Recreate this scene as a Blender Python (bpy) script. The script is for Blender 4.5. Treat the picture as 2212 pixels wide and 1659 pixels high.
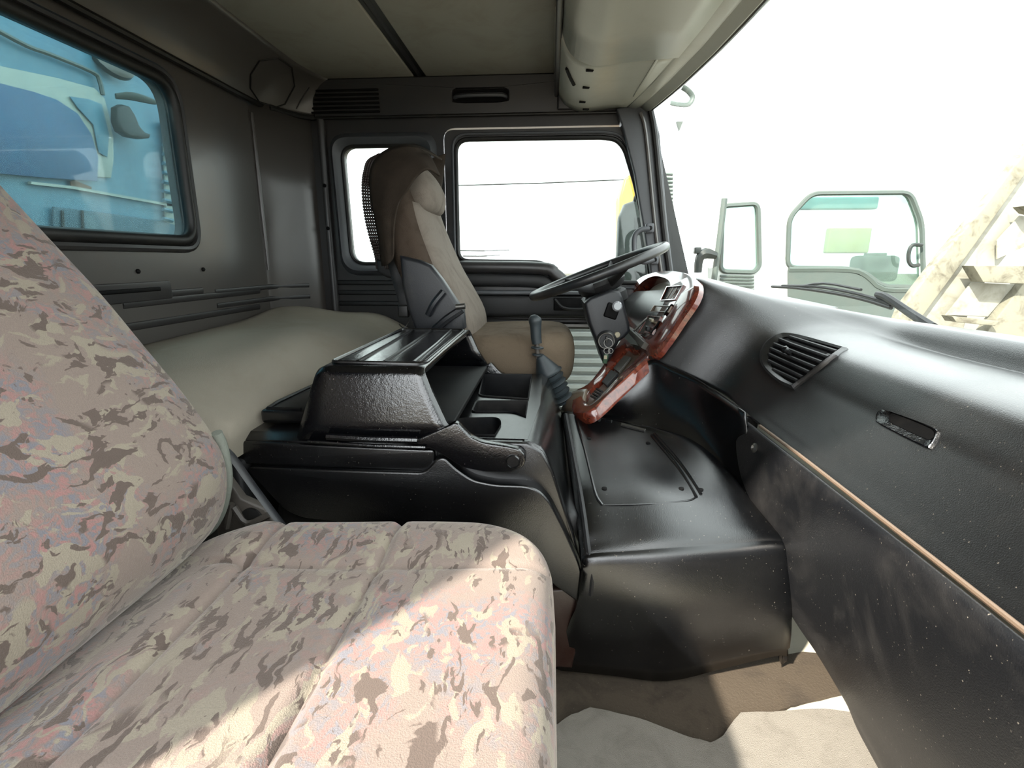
import bpy, bmesh, math, random
from mathutils import Vector, Matrix, Euler
from mathutils.geometry import tessellate_polygon
random.seed(7)
for o in list(bpy.data.objects): bpy.data.objects.remove(o)
SC = bpy.context.scene; COL = SC.collection
V = Vector
# ------------------------------------------------------------------ camera
FL = 1100.0
TH = math.atan(267/FL); PS = math.atan(84*math.cos(TH)/FL)
CF = V((-math.sin(PS)*math.cos(TH), math.cos(PS)*math.cos(TH), -math.sin(TH)))
CR = V((math.cos(PS), math.sin(PS), 0)); CU = CR.cross(CF); CC = V((0, 0, .9))
cam = bpy.data.cameras.new('camera'); co = bpy.data.objects.new('camera', cam); COL.objects.link(co)
cam.sensor_width = 36; cam.lens = FL/2212*36; cam.clip_start = .01; cam.clip_end = 300
co.matrix_world = Matrix(((CR.x, CU.x, -CF.x, CC.x), (CR.y, CU.y, -CF.y, CC.y), (CR.z, CU.z, -CF.z, CC.z), (0, 0, 0, 1)))
SC.camera = co
# ------------------------------------------------------------------ world, sun, exposure
w = bpy.data.worlds.new('sky'); SC.world = w; w.use_nodes = True
bg = w.node_tree.nodes['Background']; bg.inputs[0].default_value = (.93, .98, 1, 1); bg.inputs[1].default_value = 5.2
sl = bpy.data.lights.new('sun', 'SUN'); sl.energy = 13; sl.angle = .03; sl.color = (1, .93, .82)
so = bpy.data.objects.new('sun', sl); COL.objects.link(so)
SUN = V((.81, 1.0, -1.0)).normalized()
so.rotation_euler = SUN.to_track_quat('-Z', 'Y').to_euler()
SC.view_settings.view_transform = 'Standard'; SC.view_settings.look = 'None'
SC.view_settings.gamma = 1; SC.view_settings.use_curve_mapping = False
SC.view_settings.exposure = 0.50

# ------------------------------------------------------------------ helpers
def P(px, py, **k):
    d = CF + CR*((px-1106)/FL) - CU*((py-829.5)/FL)
    a, v = next(iter(k.items())); i = 'xyz'.index(a)
    return CC + d*((v-CC[i])/d[i])
def PP(px, py, p0, n):
    d = CF + CR*((px-1106)/FL) - CU*((py-829.5)/FL)
    return CC + d*((V(p0)-CC).dot(V(n))/d.dot(V(n)))
WL = {}
def tag(o, label=None, cat=None, group=None, kind=None):
    if label: o['label'] = label
    if cat: o['category'] = cat
    if group: o['group'] = group
    if kind: o['kind'] = kind
    return o
def thing(name, loc, label=None, cat=None, group=None, kind=None):
    o = bpy.data.objects.new(name, None); COL.objects.link(o); o.location = V(loc); o.empty_display_size = .05
    WL[o.name] = V(loc); return tag(o, label, cat, group, kind)
def link(name, me, mat, parent=None, ang=40, base=None):
    o = bpy.data.objects.new(name, me); COL.objects.link(o)
    if parent is None:
        xs = [v.co for v in me.vertices]
        off = V(((min(v.x for v in xs)+max(v.x for v in xs))/2, (min(v.y for v in xs)+max(v.y for v in xs))/2, min(v.z for v in xs)))
        o.location = off; WL[o.name] = off
    else:
        off = WL[parent.name]; o.parent = parent; WL[o.name] = off
    me.transform(Matrix.Translation(-off))
    if mat: me.materials.append(mat)
    me.update()
    if len(me.polygons):
        me.polygons.foreach_set('use_smooth', [True]*len(me.polygons))
        me.set_sharp_from_angle(angle=math.radians(ang))
    return o
class MB:
    def __init__(s): s.bm = bmesh.new()
    def add(s, vs, fs):
        b = [s.bm.verts.new(v) for v in vs]; out = []
        for f in fs:
            try: out.append(s.bm.faces.new([b[i] for i in f]))
            except ValueError: pass
        return b, out
    def box(s, c, size, r=0, rot=None, seg=3):
        c = V(c); h = V(size)/2; R = Euler(rot).to_matrix() if rot is not None and not isinstance(rot, Matrix) else (rot or Matrix.Identity(3))
        vs = [c + R @ V((x*h.x, y*h.y, z*h.z)) for x in (-1, 1) for y in (-1, 1) for z in (-1, 1)]
        b, f = s.add(vs, [(0, 1, 3, 2), (4, 6, 7, 5), (0, 4, 5, 1), (2, 3, 7, 6), (0, 2, 6, 4), (1, 5, 7, 3)])
        if r: s.bev(f, r, seg)
        return s
    def bev(s, faces, r, seg=3):
        es = list({e for f in faces for e in f.edges})
        bmesh.ops.bevel(s.bm, geom=es, offset=r, segments=seg, profile=.5, affect='EDGES', clamp_overlap=True)
    def prism(s, poly, d, r=0, seg=3, side=False):
        n = len(poly); d = V(d); poly = [V(p) for p in poly]
        b, f = s.add(poly + [p+d for p in poly], [tuple(range(n)), tuple(range(2*n-1, n-1, -1))] + [(i, i+n, (i+1) % n+n, (i+1) % n) for i in range(n)])
        bmesh.ops.recalc_face_normals(s.bm, faces=f)
        if r: s.bev(f if side else f[:2], r, seg)
        return s
    def loft(s, rows, closed=False, cap0=False, cap1=False):
        n = len(rows[0]); vs = [V(p) for r in rows for p in r]; fs = []
        for i in range(len(rows)-1):
            for j in range(n if closed else n-1):
                fs.append((i*n+j, i*n+(j+1) % n, (i+1)*n+(j+1) % n, (i+1)*n+j))
        if cap0: fs.append(tuple(range(n-1, -1, -1)))
        if cap1: fs.append(tuple(range((len(rows)-1)*n, len(rows)*n)))
        s.add(vs, fs); return s
    def tube(s, path, r, closed=False, seg=10, sm=0, flat=1, up=None):
        path = [V(p) for p in path]
        rr = r if isinstance(r, (list, tuple)) else [r]*len(path)
        if sm:
            pr = cr([(*p, q) for p, q in zip(path, rr)], sm, closed); path = [V(p[:3]) for p in pr]; rr = [p[3] for p in pr]
        n = len(path); rows = []; u = V(up) if up else None
        for i, p in enumerate(path):
            a = path[(i-1) % n] if closed or i else p; c = path[(i+1) % n] if closed or i < n-1 else p
            t = (c-a).normalized()
            if u is None: u = t.orthogonal().normalized()
            if not up: u = (u - t*u.dot(t)).normalized(); uu = u
            else: uu = (V(up)-t*V(up).dot(t)).normalized()
            w_ = t.cross(uu)
            rows.append([p + (uu*math.cos(k*2*math.pi/seg) + w_*math.sin(k*2*math.pi/seg)*flat)*rr[i] for k in range(seg)])
        if closed: rows.append(rows[0])
        s.loft(rows, True, not closed, not closed)
        if closed: bmesh.ops.remove_doubles(s.bm, verts=s.bm.verts, dist=1e-6)
        return s
    def cyl(s, a, b, r1, r2=None, seg=20, r=0):
        r2 = r1 if r2 is None else r2; a = V(a); b = V(b)
        return s.tube([a, b], [r1, r2], seg=seg)
    def lathe(s, c, ax, prof, seg=28):
        c = V(c); ax = V(ax).normalized(); u = ax.orthogonal().normalized(); w_ = ax.cross(u)
        rows = [[c + ax*h + (u*math.cos(k*2*math.pi/seg)+w_*math.sin(k*2*math.pi/seg))*rd for k in range(seg)] for rd, h in prof]
        s.loft(rows, True, True, True); return s
    def plate(s, outer, holes, f, depth):
        """outer/holes lists of 2D pts; f maps (u,v)->3D; depth vector gives thickness"""
        d = V(depth); loops = [outer]+holes; pts = [p for l in loops for p in l]
        tri = tessellate_polygon([[V((p[0], p[1], 0)) for p in l] for l in loops])
        n = len(pts); fr = [f(*p) for p in pts]; vs = fr+[p+d for p in fr]
        fs = [tuple(t) for t in tri]+[tuple(i+n for i in reversed(t)) for t in tri]; k = 0
        for l in loops:
            m = len(l)
            for i in range(m): fs.append((k+i, k+(i+1) % m, k+(i+1) % m+n, k+i+n))
            k += m
        b, ff = s.add(vs, fs); bmesh.ops.recalc_face_normals(s.bm, faces=ff); return s
    def out(s, name, mat, parent=None, ang=40, norm=True):
        if norm: bmesh.ops.recalc_face_normals(s.bm, faces=s.bm.faces)
        me = bpy.data.meshes.new(name); s.bm.to_mesh(me); s.bm.free(); return link(name, me, mat, parent, ang)
def cr(pts, n, closed=False):
    """Catmull-Rom resample"""
    m = len(pts); out = []; T = [tuple(p) for p in pts]; K = len(T[0])
    for i in range(m if closed else m-1):
        if closed: a, b, c, d = T[(i-1) % m], T[i], T[(i+1) % m], T[(i+2) % m]
        else:
            b, c = T[i], T[i+1]
            a = T[i-1] if i else tuple(2*b[k]-c[k] for k in range(K)); d = T[i+2] if i < m-2 else tuple(2*c[k]-b[k] for k in range(K))
        for j in range(n):
            t = j/n
            out.append(tuple(.5*(2*b[k]+(c[k]-a[k])*t+(2*a[k]-5*b[k]+4*c[k]-d[k])*t*t+(3*b[k]-a[k]-3*c[k]+d[k])*t**3) for k in range(K)))
    if not closed: out.append(T[-1])
    return out
def grid(rows, nu, nv):
    """smooth a control net (rows of 3D pts)"""
    R = [cr(r, nu) for r in rows]; C2 = [cr([R[i][j] for i in range(len(R))], nv) for j in range(len(R[0]))]
    return [[V(C2[j][i]) for j in range(len(C2))] for i in range(len(C2[0]))]
def rpoly(pts, rad, seg=5):
    """round the corners of a 2D polygon"""
    out = []; n = len(pts)
    for i in range(n):
        r = rad[i] if isinstance(rad, (list, tuple)) else rad
        p = V(pts[i]); a = V(pts[i-1])-p; b = V(pts[(i+1) % n])-p
        if r <= 0: out.append(tuple(p)); continue
        r = min(r, a.length*.48, b.length*.48); A = p+a.normalized()*r; B = p+b.normalized()*r
        for k in range(seg+1):
            t = k/seg; q = A*(1-t)**2+p*2*t*(1-t)+B*t*t; out.append(tuple(q))
    return out
def rect(u0, v0, u1, v1): return [(u0, v0), (u1, v0), (u1, v1), (u0, v1)]
def mod_bevel(o, w_=.004, seg=2, ang=35):
    m = o.modifiers.new('bevel', 'BEVEL'); m.width = w_; m.segments = seg; m.limit_method = 'ANGLE'; m.angle_limit = math.radians(ang); m.harden_normals = False; return o
def mod_solid(o, t, off=-1):
    m = o.modifiers.new('solid', 'SOLIDIFY'); m.thickness = t; m.offset = off; return o

from mathutils.bvhtree import BVHTree
def bvh(rows):
    n = len(rows[0]); return BVHTree.FromPolygons([p for r in rows for p in r], [(i*n+j, i*n+j+1, (i+1)*n+j+1, (i+1)*n+j) for i in range(len(rows)-1) for j in range(n-1)])
def hit(T, px, py, off=0):
    d = (CF+CR*((px-1106)/FL)-CU*((py-829.5)/FL)).normalized(); l, nn, _, _ = T.ray_cast(CC, d)
    if l is None: return None
    if nn.dot(d) > 0: nn = -nn
    return l+nn*off
def dpx(l, n=5):
    out = []
    for (a, b), (c, d) in zip(l, l[1:]+l[:1]):
        for k in range(n): out.append((a+(c-a)*k/n, b+(d-b)*k/n))
    return out
# ------------------------------------------------------------------ materials
def lin(c): return tuple(.70*(((x/255+.055)/1.055)**2.4 if x > 10 else x/255/12.92) for x in c)+(1,)
class NT:
    def __init__(s, name):
        s.m = bpy.data.materials.new(name); s.m.use_nodes = True; s.t = s.m.node_tree; s.b = s.t.nodes['Principled BSDF']
        s.tc = s.t.nodes.new('ShaderNodeTexCoord')
    def n(s, typ, **k):
        x = s.t.nodes.new('ShaderNode'+typ)
        for a, v in k.items():
            if a.startswith('i_'):
                a = a[2:]; a = int(a) if a.isdigit() else a.replace('_', ' ')
                if hasattr(v, 'is_output'): s.t.links.new(v, x.inputs[a])
                else: x.inputs[a].default_value = v
            else: setattr(x, a, v)
        return x
    def l(s, a, b): s.t.links.new(a, b)
    def co(s, scale=(1, 1, 1), rot=(0, 0, 0)):
        return s.n('Mapping', i_Vector=s.tc.outputs['Object'], i_Scale=scale, i_Rotation=rot).outputs[0]
    def noise(s, vec, sc, det=4, rough=.55, dist=0):
        return s.n('TexNoise', i_Vector=vec, i_Scale=sc, i_Detail=det, i_Roughness=rough, i_Distortion=dist).outputs['Fac']
    def ramp(s, fac, stops, mode='LINEAR'):
        r = s.n('ValToRGB', i_Fac=fac); e = r.color_ramp; e.interpolation = mode
        while len(e.elements) < len(stops): e.elements.new(.5)
        for x, (p, c) in zip(e.elements, stops): x.position = p; x.color = c if isinstance(c, tuple) else (c, c, c, 1)
        return r.outputs[0]
    def mix(s, f, a, b, typ='MIX'):
        x = s.n('Mix', data_type='RGBA', blend_type=typ)
        for i, v in ((0, f), (6, a), (7, b)):
            if hasattr(v, 'is_output'): s.l(v, x.inputs[i])
            else: x.inputs[i].default_value = v
        return x.outputs[2]
    def math(s, op, a, b=0.):
        x = s.n('Math', operation=op)
        for i, v in ((0, a), (1, b)):
            if hasattr(v, 'is_output'): s.l(v, x.inputs[i])
            else: x.inputs[i].default_value = v
        return x.outputs[0]
    def set(s, **k):
        for a, v in k.items():
            i = s.b.inputs[a.replace('_', ' ')]
            if hasattr(v, 'is_output'): s.l(v, i)
            else: i.default_value = v
        return s
    def bump(s, h, st=.3, d=.01):
        s.l(s.n('Bump', i_Height=h, i_Strength=st, i_Distance=d).outputs[0], s.b.inputs['Normal']); return s
def plastic(name, col, rough=.35, grain=900, gs=.12, dust=.3, dcol=(120, 112, 102), spec=.5, wear=0, coat=0, lump=0, dsc=5):
    n = NT(name); c = n.co(); base = lin(col)
    d = n.noise(c, dsc, 8, .68, .6); df = n.ramp(d, [(.48, 0.), (.75, float(dust))])
    sp = n.noise(c, 260, 2, .5); sf = n.ramp(sp, [(.71, 0.), (.76, float(wear))])
    col_ = n.mix(df, base, lin(dcol)); col_ = n.mix(sf, col_, lin((190, 180, 165)))
    g = n.noise(c, grain, 2, .6)
    if lump:
        g = n.math('ADD', g, n.math('MULTIPLY', n.noise(c, 90, 4, .6, .5), lump))
    rr = n.math('ADD', n.math('MULTIPLY', df, .5), rough)
    n.set(Base_Color=col_, Roughness=rr, Specular_IOR_Level=spec, Coat_Weight=coat, Coat_Roughness=.12)
    n.bump(g, gs, .002); return n.m
M = {}
M['black'] = plastic('glossy black plastic', (8, 9, 11), .22, 700, .15, .10, (70, 68, 66), .75, .2, coat=0)
M['blackg'] = plastic('shiny leather grained black plastic', (8, 9, 12), .14, 350, .14, .05, (60, 58, 56), .8, .3, lump=1.6)
M['dash'] = plastic('grained dash vinyl', (9, 9, 10), .29, 600, .22, .10, (80, 74, 68), .95, .25)
M['panel'] = plastic('scuffed charcoal panel', (20, 21, 24), .40, 500, .3, .3, (88, 84, 80), .5, .4, dsc=3.5)
M['cup'] = plastic('satin black tray', (8, 9, 12), .5, 700, .1, .1, spec=.12)
M['dull'] = plastic('dull black plastic', (22, 22, 24), .55, 600, .2, .25, (70, 66, 62))
M['dark'] = plastic('dark recess', (6, 6, 7), .6, 600, .1, .05, spec=.15)
M['trimgrey'] = plastic('grey cab trim', (88, 84, 80), .30, 500, .08, .25, (92, 74, 52), .8, dsc=2.2)
M['trimdark'] = plastic('dark grey cab trim', (48, 46, 46), .38, 500, .12, .2, (72, 60, 48), .6)
M['pillar'] = plastic('slate grey pillar trim', (84, 86, 90), .45, 500, .15, .15, (96, 92, 84), .5)
M['head'] = plastic('headliner board', (180, 176, 162), .6, 300, .1, .3, (134, 114, 88), .3)
M['shelf'] = plastic('pale grey overhead plastic', (196, 196, 182), .34, 500, .12, .2, (160, 150, 128), .6)
M['rubber'] = plastic('black rubber seal', (18, 17, 16), .5, 300, .1, .15)
M['boot'] = plastic('gear boot rubber', (44, 52, 56), .5, 300, .1, .15)
M['grayshell'] = plastic('seat side shell', (27, 29, 34), .45, 500, .15, .2)
M['carpet'] = plastic('grey carpet', (150, 144, 134), .95, 600, 1., .5, (104, 98, 90), .1, 0, dsc=14)
M['mat'] = plastic('grimy brown floor mat', (84, 74, 62), .7, 200, .5, .7, (44, 38, 32), .3, .3, dsc=9)
M['cream'] = plastic('cream floor paint', (214, 208, 188), .4, 200, .1, .25, (150, 138, 118), .5)
M['bead'] = plastic('wooden beads', (52, 34, 28), .5, 300, .2, .2)
M['cloth'] = plastic('brown velour', (58, 50, 43), .9, 500, .6, .4, (88, 78, 66), .1, 0, dsc=12)
M['velour'] = plastic('worn taupe velour', (132, 122, 112), .85, 500, .6, .5, (92, 82, 72), .15, 0, dsc=9)
M['velour_shaded'] = plastic('shade darkened worn velour', (76, 64, 54), .85, 500, .6, .65, (44, 36, 30), .15, 0, dsc=14)  # darker copy of the taupe velour, side shade put into the colour
M['matt'] = plastic('mattress cloth', (160, 152, 138), .9, 700, .5, .4, (142, 126, 104), .15, 0, dsc=2.5)
M['metal'] = plastic('silver', (120, 118, 114), .38, 400, .1, .2, spec=.5); M['metal'].node_tree.nodes['Principled BSDF'].inputs['Metallic'].default_value = .9
M['dirtymetal'] = plastic('rusty bracket', (84, 78, 72), .55, 300, .3, .6, (104, 84, 64))
M['gauge'] = plastic('clear dusty gauge cover', (196, 192, 176), .12, 300, .05, .2, coat=.5)
M['tan'] = plastic('tan moulded plastic', (128, 112, 96), .3, 300, .1, .3, coat=.3)
M['switch'] = plastic('grey switch plastic', (84, 82, 76), .35, 300, .1, .3)
M['wheel'] = plastic('worn steering rim', (34, 35, 37), .3, 500, .2, .25, (112, 108, 98))
M['white'] = plastic('white truck paint', (225, 228, 224), .3, 100, .02, .15, (200, 200, 190))
M['wpanel'] = plastic('white corrugated sheet', (216, 218, 214), .35, 100, .02, .15, (190, 186, 176))
M['outdark'] = plastic('sun bleached dark plastic', (36, 42, 40), .5, 100, .02, .2)
M['outgrey'] = plastic('faded grey green trim', (88, 98, 93), .5, 100, .02, .2)
M['sand'] = plastic('pale sand', (128, 120, 106), .95, 60, .5, .3, (108, 98, 84))
M['tyrecream'] = plastic('weathered cream steel', (182, 178, 164), .6, 60, .2, .7, (112, 94, 68), dsc=7)
M['rust'] = plastic('rusty cream steel', (156, 150, 132), .7, 60, .3, .9, (66, 54, 40), dsc=10)
M['green'] = plastic('green key tag', (46, 78, 52), .4, 100, .05, .1)
M['ivory'] = plastic('ivory button', (176, 166, 140), .4, 100, .05, .1)
M['clear'] = plastic('pearly knob', (150, 152, 156), .15, 100, .02, .1, coat=.5)
M['redbrown'] = plastic('dark maroon tunnel panel', (44, 24, 18), .3, 300, .1, .2)
M['piping'] = plastic('grey green piping', (118, 122, 112), .7, 300, .5, .2, dsc=12)
M['edge'] = plastic('tan worn edge', (112, 94, 78), .5, 300, .2, .3)
M['orange'] = plastic('orange yellow paint', (226, 170, 60), .4, 100, .02, .2)

M['dash'].node_tree.nodes['Principled BSDF'].inputs['Sheen Weight'].default_value = .04
def mat_wood():
    n = NT('red brown burl wood print'); c = n.co((1, 1, 1))
    f = n.noise(c, 28, 6, .7, 1.6)
    col = n.ramp(f, [(.3, lin((52, 18, 12))), (.5, lin((112, 48, 34))), (.7, lin((146, 76, 54)))])
    n.set(Base_Color=col, Roughness=.18, Coat_Weight=.8, Coat_Roughness=.06); return n.m
M['wood'] = mat_wood()
def mat_fabric():
    n = NT('patterned seat velour'); c = n.co()
    wv = n.n('TexNoise', i_Vector=c, i_Scale=12., i_Detail=4.).outputs['Color']
    wv = n.n('VectorMath', operation='MULTIPLY_ADD', i_0=wv, i_1=(.07, .07, .07), i_2=c).outputs[0]
    def strokes(rot, sc, thr, seed):
        mp = n.n('Mapping', i_Vector=wv, i_Location=seed, i_Rotation=rot, i_Scale=sc).outputs[0]
        f = n.noise(mp, 1., 3, .5, .8); return n.ramp(f, [(thr, 0.), (thr+.015, 1.)])
    cell = n.noise(c, 9., 1, .5); sel = n.ramp(cell, [(.5, 0.), (.53, 1.)])
    a = strokes((.4, .6, .5), (58, 19, 38), .57, (0, 0, 0)); b = strokes((-.5, .3, -1.1), (60, 18, 38), .57, (5, 3, 1))
    st = n.mix(sel, a, b)
    a2 = strokes((.9, -.4, 1.4), (42, 17, 30), .55, (9, 2, 4)); b2 = strokes((.2, .8, -.4), (42, 17, 30), .55, (1, 7, 3))
    lt = n.mix(sel, a2, b2)
    pk = n.ramp(n.noise(c, 6., 3, .6, .4), [(.46, 0.), (.6, .75)])
    fine = n.noise(n.co((1, 1, 1), (.5, .4, .8)), 75, 2, .6, 1.2)
    pc = n.ramp(fine, [(.42, lin((112, 116, 128))), (.5, lin((134, 116, 112))), (.6, lin((160, 112, 110)))])
    base = n.mix(pk, lin((136, 121, 112)), pc)
    base = n.mix(lt, base, lin((148, 138, 122)))
    base = n.mix(st, base, lin((94, 81, 74)))
    g = n.noise(n.co((1, 1, 1)), 600, 2, .6)
    base = n.mix(n.ramp(g, [(.3, 0.), (.7, .22)]), base, lin((96, 86, 78)))
    n.set(Base_Color=base, Roughness=.85, Specular_IOR_Level=.2, Sheen_Weight=.25, Sheen_Roughness=.4, Sheen_Tint=(1, .93, .86, 1))
    n.bump(g, .5, .002); return n.m
M['fabric'] = mat_fabric()
def mat_blue():
    n = NT('faded light blue truck paint'); c = n.co()
    f = n.noise(c, 2.5, 6, .65); col = n.ramp(f, [(.35, lin((68, 124, 150))), (.7, lin((106, 154, 170)))])
    d = n.noise(c, 30, 3, .6); col = n.mix(n.ramp(d, [(.6, 0.), (.8, .6)]), col, lin((140, 164, 168)))
    n.set(Base_Color=col, Roughness=.4); return n.m
M['blue'] = mat_blue()
M['bluew'] = plastic('dusty blue windscreen', (44, 92, 134), .4, 100, .02, .5, (72, 126, 158), dsc=9)
M['bluedk'] = plastic('darker blue band', (64, 98, 112), .5, 100, .02, .3, (50, 76, 86))  # darker blue than the rest of the cab front
M['bluewhite'] = plastic('pale blue white trim', (176, 184, 172), .4, 100, .02, .3, (130, 160, 168))
def glass(name, tint, dirt=.06, dcol=(210, 225, 225), gl=.05):
    n = NT(name); t = n.t; t.nodes.remove(n.b); o = t.nodes['Material Output']
    tr = n.n('BsdfTransparent', i_Color=lin(tint)); g = n.n('BsdfGlossy', i_Roughness=.03)
    df = n.n('BsdfDiffuse', i_Color=lin(dcol)); c = n.co()
    m1 = n.n('MixShader', i_0=gl); n.l(tr.outputs[0], m1.inputs[1]); n.l(g.outputs[0], m1.inputs[2])
    f = n.ramp(n.noise(c, 3, 8, .7), [(.3, dirt*.4), (.8, dirt*1.6)])
    m2 = n.n('MixShader'); n.l(f, m2.inputs[0]); n.l(m1.outputs[0], m2.inputs[1]); n.l(df.outputs[0], m2.inputs[2])
    n.l(m2.outputs[0], o.inputs[0]); return n.m
M['glass'] = glass('cab glass', (250, 255, 252), .04)
M['glassr'] = glass('dusty rear glass', (225, 248, 250), .22, (190, 215, 220))
M['glassout'] = glass('pale green glass of other cab', (226, 244, 236), .12, (200, 226, 214), .04)

exec_parts = True
# ================================================================== SETTING
# floor
mb = MB(); mb.box((-.1, 1.2, -.03), (2.2, 2.36, .06)); tag(mb.out('floor', M['cream']), 'cream painted steel cab floor', kind='structure')
# toe board / firewall
mb = MB(); mb.loft([[V((.73, y, 0)), V((.765, y, .06)), V((.85, y, .32)), V((.9, y, .5)), V((1.0, y, .72))] for y in (.04, 2.34)])
o = mb.out('wall_front', M['cream']); mod_solid(o, .02); tag(o, 'cream painted toe board below the dashboard', kind='structure')
# rear wall with window
YW, XR, YD = 2.13, -1.2, 2.35
WIN = rpoly(rect(.80, .962, 1.685, 1.438), [.06, .07, .085, .06], 8)
mb = MB(); mb.plate(rect(.03, 0, YW, 1.51), [WIN], lambda u, v: V((XR, u, v)), (-.05, 0, 0))
rw = mb.out('wall_rear', M['trimgrey'], ang=30); tag(rw, 'grey moulded rear cab wall around the wide window', kind='structure')
# corner panel, softly bent
rows = []
for z in (0, .3, .6, .9, 1.2, 1.51):
    rows.append([V((x, y, z)) for x, y in cr([(XR, YW-.012), (XR+.003, YW), (XR+.035, YW+.045), (-1.09, 2.30), (-1.045, 2.36)], 5)])
mb = MB(); mb.loft(rows); o = mb.out('corner_panel', M['trimgrey'], rw); mod_solid(o, .02, 1)
mb = MB(); mb.tube([V((XR+.006, YW+.003, z)) for z in (.86, 1.2, 1.47)], [.006, .009, .006], seg=8); mb.out('corner_bead', M['trimgrey'], rw)
# horizontal pressed ribs below the window
def rib(a, b, h, par, mat, nrm=(1, 0, 0)):
    m = MB(); m.tube([a, b], h, seg=8, flat=.55, up=(0, 0, 1)); return m.out('rib', mat, par)
for (x0, y0, x1, y1) in [(180, 680, 437, 628), (210, 724, 437, 682), (462, 640, 560, 628), (462, 684, 560, 662), (150, 655, 437, 606)]:
    a = P(x0, y0, x=XR); b = P(x1, y1, x=XR)
    a.z = b.z = (a.z+b.z)/2 if False else b.z
    if (x0, y0) == (150, 655): continue
    rib(V((XR-.002, max(.1, a.y-.4), b.z)), V((XR-.002, b.y, b.z)), .013, rw, M['trimdark'])
for z in (.835, .795, .70):
    b = V((XR+.003, YW-.30, z))
a = P(365, 606, x=XR); b = P(235, 642, x=XR)
mb = MB(); mb.prism([V((XR, y, z)) for y, z in rpoly(rect(min(a.y, b.y)-.15, b.z-.02, a.y, a.z), .01)], (.006, 0, 0), .003); mb.out('handle_plate', M['trimdark'], rw)
mb = MB(); mb.box((XR+.006, a.y-.16, (a.z+b.z)/2-.005), (.008, .22, .012), .003); mb.out('slot', M['dark'], rw)
for px, py in ((438, 582), (297, 586)):
    p = P(px, py, x=XR); m = MB(); m.lathe(p, (1, 0, 0), [(.007, 0), (.007, .004), (.004, .007)], 12); m.out('screw', M['dark'], rw)
# corner ribs on the chamfer
for z in (.79, .74):
    m = MB(); m.tube([V((XR-.002, YW-.36, z)), V((XR-.001, YW-.01, z)), V((XR+.022, YW+.035, z)), V((-1.10, 2.288, z))], .011, seg=8, flat=.6, up=(0, 0, 1)); m.out('rib', M['trimdark'], rw)
# window_1 : rubber gasket + glass
w1 = thing('window_1', (XR, 1.23, .97), 'wide rear cab window with thick black rubber gasket', kind='structure')
mb = MB(); mb.tube([V((XR+.006, u, v)) for u, v in WIN], .018, True, 10); mb.out('gasket', M['rubber'], w1)
mb = MB(); mb.tube([V((XR+.004, *((1.2425+(u-1.2425)*1.065), 1.2+(v-1.2)*1.11))) for u, v in WIN], .012, True, 8); mb.out('moulding', M['trimdark'], w1)
mb = MB(); mb.prism([V((XR-.02, u, v)) for u, v in WIN], (-.005, 0, 0)); mb.out('pane', M['glassr'], w1)
# sloping upper lining above rear wall
UP0 = V((XR, 1.2, 1.51)); UPN = V((.13, 0, -.19)).normalized()
rows = []
for y, dx in ((.04, 0), (1.4, 0), (2.05, 0), (2.2, .03), (2.30, .09), (2.35, .17)):
    rows.append([V((XR+.012+dx, y, 1.505)), V((XR+.05+dx*.9, y, 1.56)), V((XR+.12+dx*.7, y, 1.615)), V((-1.0+dx*.4, y, 1.642))])
glin = grid(rows, 4, 5); TLN = bvh(glin); mb = MB(); mb.loft(glin); o = mb.out('trim_1', M['trimgrey']); mod_solid(o, .015, 1); tag(o, 'sloping grey lining strip above the rear window', kind='structure')
mb = MB(); mb.tube([V((XR+.022, .04, 1.507)), V((XR+.022, 2.05, 1.507)), V((XR+.05, 2.2, 1.505)), V((XR+.11, 2.3, 1.50)), V((-1.03, 2.335, 1.497))], .011, seg=8, sm=4); tag(mb.out('trim_2', M['rubber']), 'black rubber gasket strip along top of rear wall', kind='structure')
# round speaker blank cover on the lining
cp = [hit(TLN, *p, .002) for p in dpx([(541, 160), (560, 130), (600, 124), (630, 145), (636, 185), (615, 225), (595, 232), (560, 220), (540, 190)], 3)]; cp = [p for p in cp if p]
mb = MB(); mb.tube(cp, .003, True, 6); mb.out('speaker_cover', M['rubber'], o)
cp = [p for p in [hit(TLN, *q, .002) for q in ((668, 188), (655, 208), (640, 235))] if p]
if len(cp) > 1: mb = MB(); mb.tube(cp, .002, seg=6); mb.out('panel_joint', M['rubber'], o)
# ceiling : two boards + dark joint strip
ce = thing('ceiling', (-.1, 1.2, 1.645), 'beige grey headliner in two boards split by a dark joint strip', kind='structure')
for x0, x1 in ((-1.03, -.585), (-.535, .06)):
    mb = MB(); mb.box(((x0+x1)/2, 1.2, 1.655), (x1-x0, 2.32, .02), .006); mb.out('headliner_board', M['head'], ce)
mb = MB(); mb.box((-.56, 1.2, 1.662), (.06, 2.32, .02)); mb.out('joint_strip', M['rubber'], ce)
mb = MB(); mb.tube([V((-.56, .05, 1.650)), V((-.56, 2.34, 1.650))], .010, seg=8, flat=.6); mb.out('joint_bead', M['dull'], ce)
mb = MB(); mb.box((-.5, 1.2, 1.70), (1.7, 2.5, .04)); mb.out('roof_skin', M['white'], ce)
mb = MB(); mb.box((.2, 1.2, 1.66), (.35, 2.36, .03)); mb.out('front_board', M['head'], ce)

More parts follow.
